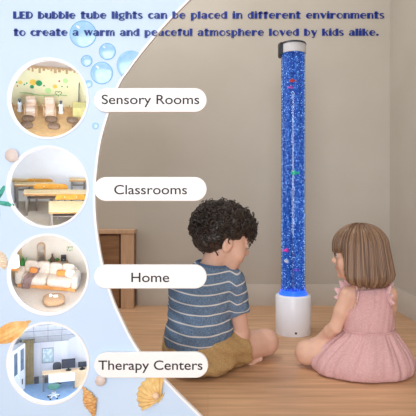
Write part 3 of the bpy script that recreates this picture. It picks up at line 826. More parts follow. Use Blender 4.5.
# poufs
taupe = mat('pouf_taupe', (142, 112, 88), (122, 94, 72), rough=0.85, scale=250)
def pouf(D, x, y, rx, hgt, m, label, group):
    t = D.thing('pouf', (x, y, D.zf), label, 'pouf', group)
    D.b(MB().ell((x, y, D.zf + hgt / 2), (rx, rx * 0.85, hgt / 2), e=0.75, nu=28), 'cushion', m, t)
    D.b(MB().tube([Vector((x + rx * .985 * math.cos(2 * PI * k / 32), y + rx * .84 * math.sin(2 * PI * k / 32), D.zf + hgt / 2)) for k in range(32)], 0.35, 6, closed=True), 'piping', m, t)
    return t
pf = pouf(D1, -21.2, D1.fy(25), 6.6, 4.4, taupe, 'taupe floor pouf in the back row at left, in the sensory room', 'poufs in the sensory room')
for x, sy, l in ((-22.5, 31.5, 'taupe floor pouf in the front row at left, in the sensory room'), (3.1, 24.5, 'taupe floor pouf in the back row, middle, in the sensory room'), (6, 31.5, 'taupe floor pouf in the front row, middle, in the sensory room'), (26.4, 24.5, 'taupe floor pouf in the back row at right, in the sensory room'), (32, 31, 'taupe floor pouf in the front row at right edge of the sensory room')):
    dup(pf, D1.d(x + 21.2, D1.fy(sy) - D1.fy(25), 0), l)
# ---- classroom ------------------------------------------------------
h = holes[1]
D2 = Dio(h, 20, -55)
greyf = mat('classroom_floor', (214, 196, 172), rough=0.6, scale=60)
D2.shell(h, 100, 'round window into a bright classroom with wooden desks', mat('classroom_white', (250, 248, 244), (247, 244, 240), rough=0.8), greyf, whitem, y0=8, ztop=D2.wz(-48, 100), xl_=-72)
dtop = mat('desk_maple', (240, 212, 160), (230, 198, 142), rough=0.4, scale=60, stretch=(1, 6, 1)); dedge = mat('desk_edge_wood', (198, 142, 80), rough=0.5, scale=60)
steel = mat('desk_steel', (150, 140, 128), (134, 124, 112), rough=0.4, metal=0.3); orange = mat('chair_ply', (232, 164, 62), (220, 146, 48), rough=0.4, scale=60)
def desk(x0, x1, y0, y1, z, label, th=2.6):
    """x0..x1 at the front edge; deep top, steel frame to the floor"""
    t = D2.thing('school_desk', ((x0 + x1) / 2, (y0 + y1) / 2, D2.zf), label, 'desk', 'desks in the classroom')
    D2.b(MB().box(x0, x1, y0, y1, z - 0.6, z), 'desktop', dtop, t)
    D2.b(MB().box(x0 + .1, x1 - .1, y0 + .1, y1 - .1, z - th, z - 0.61), 'apron', dedge, t)
    for x in (x0 + 3, x1 - 3):
        for y in (y0 + 3, y1 - 3):
            D2.b(MB().box(x - 1.1, x + 1.1, y - 1.1, y + 1.1, D2.zf, z - th), 'leg', steel, t)
        D2.b(MB().box(x - .8, x + .8, y0 + 4.2, y1 - 4.2, D2.zf + 14, D2.zf + 16), 'stretcher', steel, t)
    D2.b(MB().box(x0 + 4.2, x1 - 4.2, y1 - 3.6, y1 - 2.4, z - th - 7, z - th - 5), 'rear_rail', steel, t)
    D2.b(MB().box(x0 + 4, x1 - 4, y0 + 5, y1 - 4.2, z - th - 6, z - th - 5.2), 'book_tray', steel, t)
    return t
def chair(x, y, z, w, label):
    """wooden back at top height z, seen beyond a desk"""
    t = D2.thing('school_chair', (x, y, D2.zf), label, 'chair', 'chairs in the classroom')
    pts = [(-w / 2 - 1, -6.5), (-w / 2 + .4, -2.2), (-w / 2 + 2.4, -.3), (-w / 2 + 5, 0), (w / 2 - 5, 0), (w / 2 - 2.4, -.3), (w / 2 - .4, -2.2), (w / 2 + 1, -6.5)]
    D2.b(MB().prism([Vector((x + a, y, z + b)) for a, b in pts], [Vector((x + a, y + 1.4, z + b)) for a, b in pts]), 'backrest', orange, t, bevel=0.0008)
    for s_ in (-1, 1):
        D2.b(MB().tube([Vector((x + s_ * (w / 2 - 3), y + 2, D2.zf)), Vector((x + s_ * (w / 2 - 3), y + 2.2, z - 1.2))], 0.75, 8), 'leg', steel, t)
        D2.b(MB().tube([Vector((x + s_ * (w / 2 - 3), y - 3.5, D2.zf)), Vector((x + s_ * (w / 2 - 3), y - 3.5, D2.zf + 16))], 0.75, 8), 'leg', steel, t)
        D2.b(MB().cyl((x + s_ * w * 0.2, y - 0.35, z - 3), (x + s_ * w * 0.2, y - 0.02, z - 3), 0.5, n=8), 'bolt', whitem, t)
    D2.b(MB().box(x - w / 2 + 1, x + w / 2 - 1, y - 4.5, y + 1, D2.zf + 16, D2.zf + 17.2), 'seat', orange, t, bevel=0.0008)
    return t
def dz(sy, y): return D2.wz(sy, y)
def desk_s(x0, x1, sy_front, depth, y0, label):
    z = dz(sy_front, y0); return desk(x0, x1, y0, y0 + depth, z, label), z
desk_s(1, 43, 26, 30, 12, 'nearest maple school desk, at the lower right of the classroom window')
chair(25, 48, dz(8.5, 48), 33, 'orange school chair behind the nearest desk in the classroom')
desk_s(-26, 44, 7.5, 14, 53, 'second maple school desk, spanning the middle of the classroom window')
chair(3.5, 73, dz(-3.5, 73), 38, 'orange school chair behind the second desk in the classroom')
desk_s(-37, 8, -2.5, 10, 76, 'third maple school desk, left of the middle chair in the classroom')
chair(-9, 91, dz(-9.6, 91), 30, 'orange school chair behind the third desk in the classroom')
desk_s(-40, -10, -8, 5.5, 94, 'farthest maple school desk on the left of the classroom')
desk_s(25, 46, -9, 8, 88, 'farthest maple school desk on the right of the classroom')
# ---- living room ----------------------------------------------------
h = holes[2]
D3 = Dio(h, 30, -47, yaw=0)
carpet = mat('beige_carpet', (206, 186, 166), (194, 174, 154), rough=0.95, scale=300)
yb3 = 82
t3 = D3.shell(h, yb3, 'round window into a warm living room with a cream sofa', mat('living_wall', (240, 224, 202), (236, 219, 196), rough=0.8), carpet, whitem)
D3.b(MB().box(-50, -29, yb3 - 2, yb3 - 0.1, D3.zf, D3.wz(-46, yb3)), 'drape_panel', mat('tan_curtain', (222, 190, 148), (206, 172, 128), rough=0.8, scale=12, stretch=(18, 18, .4)), t3)
sofa_m = mat('cream_boucle', (228, 210, 190), (212, 192, 170), rough=0.9, scale=250); sofa_w = mat('sofa_wood', (232, 164, 96), (218, 146, 78), rough=0.5, scale=60)
# sofa, turned a little
ang = R(-15); Mz = Matrix.Rotation(ang, 3, 'Z')
sc_ = Vector((0.5, D3.fy(17.5) + 10, D3.zf))
def S(v): return D3.W(sc_ + Mz @ Vector(v))
sofa = thing('sofa', S((0, 0, 0)), 'long cream tufted sofa on an orange wood plinth in the home window', 'sofa')
def sb(mb, name, m, par=None): return mb.build(name, m, par or sofa, W=S)
sb(MB().box(-32.5, 32.5, -9.5, 11, 0.6, 5), 'plinth', sofa_w)
for x in (-30, 30): 
    for y in (-8, 9): sb(MB().box(x - 1, x + 1, y - 1, y + 1, 0, .59), 'foot', oakdk)
for x in (-14.2, 14.2): sb(MB().ell((x, -1, 9.4), (14.4, 10.5, 4.6), e=0.35, nu=28), 'seat_cushion', sofa_m)
for i in range(4):
    c = sb(MB().ell((-21.2 + 14.1 * i, 7.6, 18.6), (7.4, 3.6, 7.4), Matrix.Rotation(R(-10), 3, 'X'), e=0.45, nu=24), 'back_cushion', sofa_m)
    for q in (-2.6, 2.6):
        sb(MB().ell((-21.2 + 14.1 * i + q, 4.35, 20), (.6, .5, .6)), 'button', sofa_m, c)
for s_ in (-1, 1): sb(MB().ell((s_ * 31.4, -.2, 11.2), (4.2, 10.8, 7.8), e=0.4, nu=24), 'armrest', sofa_m)
sb(MB().ell((0, 10.5, 13), (31, 2.2, 10), e=0.3, nu=28), 'backrest', sofa_m)
orp = mat('orange_fabric', (228, 148, 72), (212, 128, 54), rough=0.9, scale=200)
def cushion(p, r, rot, m, label):
    o = MB().ell(p, r, Matrix.Rotation(R(rot), 3, 'Y') @ Matrix.Rotation(R(-20), 3, 'X'), e=0.55, nu=24).build('throw_pillow', m, None, W=S)
    return tag(o, label, 'pillow', 'throw pillows on the sofa')
cushion((-17.5, 1.2, 17.4), (4.4, 1.9, 3.4), 10, orp, 'orange throw pillow on the left half of the sofa')
cushion((14.3, 1.0, 17.2), (5.6, 1.9, 3.6), -6, orp, 'orange throw pillow on the right half of the sofa')
cushion((24.2, 0.6, 18.2), (5.2, 1.9, 4.8), 24, mat('white_cushion', (246, 238, 226), (222, 210, 190), rough=0.9, scale=130), 'white patterned throw pillow by the right arm of the sofa')
# throw blanket draped over seat and front
bl = MB(); n = 16; prof = [(4.2, 19.5), (2.0, 17.5), (0.5, 15.2), (-3, 14.75), (-7, 14.6), (-10, 14.2), (-12.0, 12.2), (-12.5, 9), (-12.4, 5), (-12.6, 1.0)]
vs = []
for k in (0, 1):
    for i, (y, z) in enumerate(prof):
        for j in range(n + 1):
            u = j / n
            x = -15.5 - i * 0.75 + (u - 0.5) * (11 - 0.2 * i)
            q = 0.45 * math.sin(u * 22 + i * 0.3)
            vs.append(Vector((x, y - (q if i > 5 else 0) - k * 0.35, z + (q if i <= 5 else 0) + k * 0.35)))
w_ = n + 1; L_ = len(prof); o_ = w_ * L_
fs = [(i * w_ + j, i * w_ + j + 1, (i + 1) * w_ + j + 1, (i + 1) * w_ + j) for i in range(L_ - 1) for j in range(n)]
bl.add(vs, fs + [tuple(o_ + a for a in reversed(f)) for f in fs])
tag(bl.build('throw_blanket', mat('mauve_knit', (160, 128, 116), (138, 106, 98), rough=0.95, scale=80), None, W=S), 'mauve brown blanket draped over the front of the sofa', 'blanket')
# pouf with a small cup
pz = D3.fy(31)
jute = mat('jute_weave', (186, 146, 108), (160, 122, 86), rough=0.95, scale=500)
pouf(D3, 6.2, pz, 12, 8.5, jute, 'round woven jute pouf on the carpet in front of the sofa', 'pouf in the living room')
cup = D3.thing('cup', (2.5, pz, D3.zf + 8.5), 'small white cup standing on the jute pouf', 'cup')
D3.b(MB().lathe([(0, 0), (1.3, 0), (1.6, 2.4), (1.35, 2.4), (1.1, .5), (0, .5)], (2.5, pz, D3.zf + 8.4), 18), 'cup_body', whitem, cup)
D3.b(MB().tube([Vector((4.0, pz, D3.zf + 10.4)), Vector((4.9, pz, D3.zf + 10)), Vector((4.7, pz, D3.zf + 9.1)), Vector((3.9, pz, D3.zf + 8.9))], 0.22, 6), 'handle', whitem, cup)
bk = MB().box(5.5, 10.5, pz - 2.5, pz + 2, D3.zf + 8.45, D3.zf + 9.1).build('book', mat('book_cover', (236, 232, 226), rough=0.6), None, W=D3.W); tag(bk, 'small pale book lying on the jute pouf', 'book')
# arched mirror
my = yb3 - 1.6
mt = D3.thing('floor_mirror', (-7.5, my, D3.zf), 'tall arched floor mirror with a wooden frame behind the sofa', 'mirror')
zt = D3.wz(-37, my); zb = D3.zf
def arch_pts(w_, z0, z1, n=16): return [(-w_, z0), (w_, z0)] + [(w_ * math.cos(a), z1 - w_ + w_ * math.sin(a)) for a in [PI * i / n for i in range(n + 1)]]
def arch_pr(w_, z0, z1, y0, y1): 
    P = arch_pts(w_, z0, z1); return MB().prism([Vector((-7.5 + a, y0, b)) for a, b in P], [Vector((-7.5 + a, y1, b)) for a, b in P])
D3.b(arch_pr(4.9, zb, zt, my, my + 1), 'frame', mat('mirror_wood', (206, 160, 112), rough=0.5, scale=60), mt)
D3.b(arch_pr(3.7, zb + 1.2, zt - 1.2, my - .25, my - .01), 'glass', mat('mirror_glass', (226, 222, 214), rough=0.08, metal=0.85), mt)
# sideboard with things on it
sy0 = yb3 - 9
sbz = D3.wz(-11.5, sy0)
sd = D3.thing('sideboard', (9, sy0 + 4, D3.zf), 'orange wood sideboard behind the sofa against the wall', 'sideboard')
D3.b(MB().box(-3, 22.5, sy0 + .4, yb3 - .3, D3.zf + 2, sbz - 1), 'body', sofa_w, sd)
D3.b(MB().box(-3.6, 23.1, sy0, yb3 - .2, sbz - 1, sbz), 'top', sofa_w, sd)
for x in (-2, 21.5): D3.b(MB().box(x - .6, x + .6, sy0 + 1, sy0 + 2.2, D3.zf, D3.zf + 2), 'leg', sofa_w, sd)
ys = sy0 + 4
vz = D3.thing('vase', (5, ys, sbz), 'dark brown bottle vase on the sideboard', 'vase')
D3.b(MB().lathe([(0, 0), (2.6, 0), (3.2, 2.5), (3, 5.5), (1.2, 8), (.9, 10.5), (1.4, 11.5), (0, 11.5)], (5, ys, sbz), 22), 'vase_body', mat('brown_glaze', (104, 70, 54), rough=0.3, scale=60), vz)
v2 = D3.thing('vase', (1.2, ys - 1, sbz), 'small pale green pot at the left end of the sideboard', 'vase')
D3.b(MB().lathe([(0, 0), (1.5, 0), (2, 3), (1.6, 5), (0, 5)], (1.2, ys - 1, sbz), 18), 'vase_body', mat('green_glaze', (120, 150, 96), rough=0.3, scale=60), v2)
leafm = mat('green_leaf', (82, 158, 70), (54, 126, 52), rough=0.5, scale=40)
def plant(D, name, x, y, z, r, hgt, n, label, seed, pot):
    t = D.thing(name, (x, y, z), label, 'plant')
    D.b(MB().lathe([(0, 0), (pot * .7, 0), (pot, pot * 1.5), (pot * .85, pot * 1.5), (0, pot * 1.4)], (x, y, z), 18), 'pot', mat('terracotta', (196, 128, 92), rough=0.7), t)
    rg = random.Random(seed); mb = MB()
    for i in range(n):
        a = rg.uniform(0, 2 * PI); el_ = rg.uniform(.2, 1.35); L = rg.uniform(.6, 1) * r
        b0 = Vector((x, y, z + pot * 1.4)); d = Vector((math.cos(a) * math.cos(el_), math.sin(a) * math.cos(el_) * .6, math.sin(el_) * hgt / r))
        tip = b0 + d * L; mid = b0 + d * L * .55 + Vector((0, 0, L * .14)); sd_ = d.cross(Vector((0, 0, 1))).normalized() * L * .17
        if sd_.length < 1e-3: continue
        upv = sd_.cross(d).normalized() * 0.12
        mb.add([b0 - upv, mid - sd_ - upv, tip - upv, mid + sd_ - upv, b0 + upv, mid - sd_ + upv, tip + upv, mid + sd_ + upv], [(0, 1, 2, 3), (7, 6, 5, 4), (0, 4, 5, 1), (1, 5, 6, 2), (2, 6, 7, 3), (3, 7, 4, 0)])
    D.b(mb, 'leaves', leafm, t)
    return t
plant(D3, 'potted_plant', 10.5, ys, sbz, 5, 4.5, 26, 'small leafy green plant on the sideboard', 2, 1.6)
cm = D3.thing('coffee_machine', (17.6, ys, sbz), 'black and steel coffee machine on the right of the sideboard', 'coffee machine')
blk = mat('appliance_black', (52, 48, 48), rough=0.35); slv = mat('appliance_steel', (186, 184, 182), rough=0.3, metal=0.7)
D3.b(MB().box(14.6, 20.6, ys + .6, ys + 3.6, sbz, sbz + 8.5), 'body', blk, cm, bevel=0.0005)
D3.b(MB().box(14.6, 20.6, ys - 2.4, ys + .6, sbz + 5.8, sbz + 8.8), 'head', blk, cm, bevel=0.0005)
D3.b(MB().box(14.6, 20.6, ys - 2.4, ys + .6, sbz, sbz + 1.2), 'drip_tray', slv, cm)
D3.b(MB().cyl((17.6, ys - 1.2, sbz + 5.8), (17.6, ys - 1.2, sbz + 4.2), .9, n=12), 'spout', slv, cm)
# picture
pc = D3.thing('picture', (24.5, yb3, D3.wz(-29, yb3)), 'small framed picture on the wall at the upper right of the living room', 'picture')
z_ = D3.wz(-29.5, yb3)
D3.b(MB().box(21, 28.4, yb3 - .9, yb3 - .05, z_ - 3.2, z_ + 3.2), 'frame', mat('pale_frame', (226, 206, 170)), pc)
D3.b(MB().box(21.7, 27.7, yb3 - 1.05, yb3 - .91, z_ - 2.5, z_ + 2.5), 'artwork', mat('leafy_print', (222, 222, 190), (110, 134, 88), scale=160, lo=.45, hi=.55), pc)
# side table, lamp, plant at the left
y_ = D3.fy(13) + 4
ta = D3.thing('side_table', (-35.5, y_, D3.zf), 'narrow wooden side table left of the sofa', 'table')
zt = D3.wz(-9.3 + 1, y_)
D3.b(MB().box(-41, -31.6, y_ - 4, y_ + 4, zt - 1.2, zt), 'tabletop', sofa_w, ta)
for x in (-40, -32.6):
    for yy in (-3, 3): D3.b(MB().box(x - .6, x + .6, y_ + yy - .6, y_ + yy + .6, D3.zf, zt - 1.2), 'leg', sofa_w, ta)
la = D3.thing('table_lamp', (-36, y_, zt), 'table lamp with a large white shade on the side table', 'lamp')
D3.b(MB().lathe([(0, 0), (2.2, 0), (2.2, .7), (.6, 1), (.6, 3.4), (0, 3.4)], (-36, y_, zt), 16), 'base', sofa_w, la)
D3.b(MB().lathe([(5.8, 3), (5.2, 15.5), (0, 15.6), (0, 15.2), (4.8, 15), (5.4, 3)], (-36, y_, zt), 28), 'lamp_shade', emis('lit_shade', (255, 250, 240), 0.55), la)
plant(D3, 'potted_plant', -27.5, D3.fy(14) + 19, D3.zf, 10.5, 30, 44, 'tall leafy green plant between the lamp and the sofa', 5, 3.2)
# ---- therapy office ---------------------------------------------------
h = holes[3]
D4 = Dio(h, 22, -49)
bluef = mat('blue_vinyl', (142, 172, 206), (128, 160, 196), rough=0.35, scale=120)
lav = mat('pale_lilac_panel', (232, 232, 238), (226, 226, 233), rough=0.6, scale=8, stretch=(8, 8, .2))
yb4 = 78
t4 = D4.shell(h, yb4, 'round window into a therapy office with a desk and blue floor', lav, bluef, lav, y0=3)
# sloping gridded ceiling
zc0, zc1 = D4.wz(-43, 24), D4.wz(-24, yb4)
def CE(u, v, dz=0):  # u across, v from front to back
    return Vector((u, 24 + (yb4 - 24) * v, zc0 + (zc1 - zc0) * v + dz))
D4.b(MB().prism([CE(-46, 0), CE(46, 0), CE(46, 1), CE(-46, 1)], [CE(-46, 0, 1), CE(46, 0, 1), CE(46, 1, 1), CE(-46, 1, 1)]), 'ceiling_panel', mat('ceiling_tile', (226, 228, 230), (214, 216, 220), rough=0.9, scale=90), t4)
g = MB()
for x in (-30, -15, 0, 15, 30): g.prism([CE(x - .3, 0, -.35), CE(x + .3, 0, -.35), CE(x + .3, 1, -.35), CE(x - .3, 1, -.35)], [CE(x - .3, 0, -.02), CE(x + .3, 0, -.02), CE(x + .3, 1, -.02), CE(x - .3, 1, -.02)])
for v in (.15, .42, .7, .97): g.prism([CE(-44, v - .012, -.35), CE(44, v - .012, -.35), CE(44, v + .012, -.35), CE(-44, v + .012, -.35)], [CE(-44, v - .012, -.02), CE(44, v - .012, -.02), CE(44, v + .012, -.02), CE(-44, v + .012, -.02)])
D4.b(g, 'ceiling_grid', mat('grid_grey', (170, 174, 180), rough=0.5), t4)
# right side wall, angled
D4.b(MB().prism([Vector((22, yb4, D4.zf)), Vector((46, 48, D4.zf)), Vector((47, 49, D4.zf)), Vector((24, yb4 + 1, D4.zf))], [Vector((22, yb4, 26)), Vector((46, 48, 26)), Vector((47, 49, 26)), Vector((24, yb4 + 1, 26))]), 'side_panel', lav, t4)
pn = MB()
for x in (-8, 6): pn.box(x - .15, x + .15, yb4 - .25, yb4 - .02, D4.zf, zc1)
D4.b(pn, 'panel_joint', mat('joint_grey', (200, 200, 208)), t4)
# poster
po = D4.thing('wall_chart', (0, yb4, 0), 'framed pale blue chart on the back wall of the therapy office', 'wall chart')
za, zb = D4.wz(-.8, yb4), D4.wz(-17.6, yb4)
D4.b(MB().box(-7, 6.3, yb4 - 1, yb4 - .3, za, zb), 'frame', mat('chart_frame', (150, 158, 168), rough=0.4), po)
D4.b(MB().box(-6, 5.3, yb4 - 1.2, yb4 - 1.01, za + 1, zb - 1), 'chart', mat('chart_print', (226, 234, 232), (184, 206, 214), scale=120, lo=.45, hi=.6), po)
# curtain
cu_ = MB(); ycu = 64; n = 60
ztop = 24 + 0; zf = D4.zf
za, zb = D4.wz(-8 + 29.5, ycu), zc1 + (zc0 - zc1) * (yb4 - ycu) / (yb4 - 24) - 2.2
f1 = [Vector((-27.5 + 12 * j / n, ycu + 1.1 * math.sin(j / n * 2 * PI * 7.5), 0)) for j in range(n + 1)]
f2 = [p + Vector((0, .5, 0)) for p in reversed(f1)]
cu_.prism([p + Vector((0, 0, D4.zf + .3)) for p in f1 + f2], [p + Vector((0, 0, zb)) for p in f1 + f2])
ct = D4.thing('curtain', (-21.5, ycu, D4.zf), 'olive beige folded curtain on the left of the therapy office', 'curtain')
D4.b(cu_, 'drape', mat('olive_curtain', (196, 180, 146), (180, 164, 128), rough=0.85, scale=60), ct)
D4.b(MB().cyl((-29, ycu, zb + .4), (-14, ycu, zb + .4), .5, n=8), 'curtain_rail', steel, ct)
# medicine cabinet at left
zca, zcb = D4.zf, D4.wz(-20, 46)
ca = D4.thing('medicine_cabinet', (-29, 42, D4.zf), 'tall white glass door cabinet at the left of the therapy office', 'cabinet')
Q = lambda x, y, z: Vector((x, y, z))
def slab(u0, u1, z0, z1, d0, d1):
    """along the cabinet face, which recedes from front left to back right"""
    a, b = Vector((-37, 30, 0)), Vector((-24.5, 56, 0)); t_ = (b - a); n_ = Vector((t_.y, -t_.x, 0)).normalized()
    f = lambda u, d, z: a + t_ * u + n_ * d + Vector((0, 0, z))
    return MB().prism([f(u0, d0, z0), f(u1, d0, z0), f(u1, d1, z0), f(u0, d1, z0)], [f(u0, d0, z1), f(u1, d0, z1), f(u1, d1, z1), f(u0, d1, z1)])
D4.b(slab(0, 1, zca, zcb, -7, 0), 'body', whitem, ca)
glz = mat('cabinet_glass', (120, 136, 152), (92, 108, 126), rough=0.1, scale=60)
zm = zca + (zcb - zca) * .42
for u in (.06, .54):
    d = D4.b(slab(u, u + .4, zm, zcb - 2, 0.02, .6), 'glass_door', whitem, ca)
    D4.b(slab(u + .08, u + .32, zm + 2, zcb - 4, .61, .75), 'pane', glz, d)
    d = D4.b(slab(u, u + .4, zca + 2, zm - .6, 0.02, .6), 'door', whitem, ca)
    D4.b(slab(u + .17, u + .22, zca + 8, zca + 14, .61, 1.1), 'handle', inkm, d)
# desk
yd = 40
zd_ = D4.wz(11.0, yd)
dk_ = D4.thing('office_desk', (24, yd + 5, D4.zf), 'white office desk with a pale wooden top in the therapy office', 'desk')
otop = mat('office_beech', (232, 204, 166), (222, 190, 150), rough=0.4, scale=60)
D4.b(MB().box(-6, 44, yd, yd + 9, zd_ - 1.3, zd_), 'desktop', otop, dk_)
D4.b(MB().box(.6, 29, yd + 1.2, yd + 1.9, zd_ - 11.5, zd_ - 1.31), 'front_panel', whitem, dk_)
D4.b(MB().box(29.2, 43, yd + 3, yd + 8, D4.zf + .2, zd_ - 1.31), 'drawer_unit', otop, dk_)
for x in (-5, 28): D4.b(MB().box(x - .7, x + .7, yd + 2, yd + 8, D4.zf, zd_ - 1.31), 'leg', steel, dk_)
def monitor(x, y, z, w_, hgt, label, base=True):
    t = D4.thing('monitor', (x, y, z), label, 'monitor', 'monitors on the office desk')
    D4.b(MB().box(x - w_ / 2, x + w_ / 2, y, y + .9, z + 2.6, z + 2.6 + hgt), 'bezel', inkm, t)
    D4.b(MB().box(x - w_ / 2 + .6, x + w_ / 2 - .6, y - .15, y - .01, z + 3.4, z + 2 + hgt), 'screen', mat('dark_screen', (58, 62, 72), (50, 54, 64), rough=0.15), t)
    D4.b(MB().box(x - 1, x + 1, y + .3, y + .85, z + .5, z + 2.6), 'neck', inkm, t)
    D4.b(MB().lathe([(0, 0), (3.2, 0), (3.2, .4), (0, .5)], (x, y + .6, z), 18), 'foot', inkm, t)
monitor(22, yd + 4, zd_, 14.8, 10.5, 'wide black monitor in the middle of the office desk')
monitor(37, yd + 3.4, zd_, 9, 6, 'smaller black monitor at the right end of the office desk')
# office chair behind the desk
oc = D4.thing('office_chair', (10, yd + 18, D4.zf), 'dark grey office chair behind the desk in the therapy office', 'chair')
dg = mat('chair_charcoal', (74, 76, 84), (62, 64, 72), rough=0.8, scale=100)
zc_ = D4.wz(1.5, yd + 18)
D4.b(MB().ell((10, yd + 20, zc_ - 4), (4.8, 1.2, 5.2), e=0.6), 'backrest', dg, oc)
D4.b(MB().ell((10, yd + 16, D4.zf + 13), (4.8, 4.4, 1.4), e=0.5), 'seat', dg, oc)
D4.b(MB().cyl((10, yd + 16.5, D4.zf + 2.5), (10, yd + 16.5, D4.zf + 12), .7, n=10), 'post', inkm, oc)
for k in range(5):
    a = 2 * PI * k / 5
    D4.b(MB().cyl((10, yd + 16.5, D4.zf + 2.4), (10 + 4.5 * math.cos(a), yd + 16.5 + 4.5 * math.sin(a), D4.zf + .8), .6, n=8), 'leg', inkm, oc)
D4.b(MB().box(9.4, 10.6, yd + 19.6, yd + 20.4, D4.zf + 12, zc_ - 6), 'back_support', inkm, oc)
# green stool with star base
ys_ = D4.fy(36) 
so = D4.thing('rolling_stool', (6, ys_, D4.zf), 'round green rolling stool with a white star base in the therapy office', 'stool')
zs = D4.wz(23.5, ys_)
D4.b(MB().lathe([(0, -2.2), (6.2, -2.2), (6.8, -1.4), (6.8, -.5), (6, 0), (0, .1)], (6, ys_, zs), 32), 'seat', mat('green_vinyl', (86, 134, 120), (74, 120, 108), rough=0.4, scale=80), so)
D4.b(MB().cyl((6, ys_, D4.zf + 2), (6, ys_, zs - 2.2), .8, n=12), 'post', slv, so)
D4.b(MB().lathe([(0, 0), (2.5, 0), (2.5, .6), (0, .7)], (6, ys_, D4.zf + 5.2), 20), 'foot_ring', whitem, so)
for k in range(5):
    a = 2 * PI * k / 5 + .3
    e = Vector((6 + 6 * math.cos(a), ys_ + 6 * math.sin(a), D4.zf + 1.6))
    lg = D4.b(MB().tube([Vector((6, ys_, D4.zf + 3)), (Vector((6, ys_, D4.zf + 3)) + e) / 2 + Vector((0, 0, .3)), e], [.9, .8, .6], 8), 'leg', whitem, so)
    D4.b(MB().ell(e + Vector((0, 0, -.7)), (.9, .9, .9)), 'caster', inkm, lg)
# boxes stored at the foot of the back wall
for i, (x, w_, hh, c, l) in enumerate(((-12.5, 5, 5.5, (96, 98, 104), 'dark grey box at the left under the wall chart'), (-7, 4.6, 4.5, (190, 188, 184), 'pale box in the middle under the wall chart'), (-2, 4.2, 6, (120, 114, 110), 'brown grey box at the right under the wall chart'))):
    b0 = D4.thing('storage_box', (x, 66, D4.zf), l, 'box', 'boxes along the office wall')
    m_ = mat('box_%d' % i, c, rough=0.6)
    D4.b(MB().box(x - w_ / 2, x + w_ / 2, 64, 69, D4.zf, D4.zf + hh), 'body', m_, b0, bevel=0.0004)
    D4.b(MB().box(x - w_ / 2 - .2, x + w_ / 2 + .2, 63.8, 69.2, D4.zf + hh, D4.zf + hh + 1), 'lid', m_, b0, bevel=0.0004)
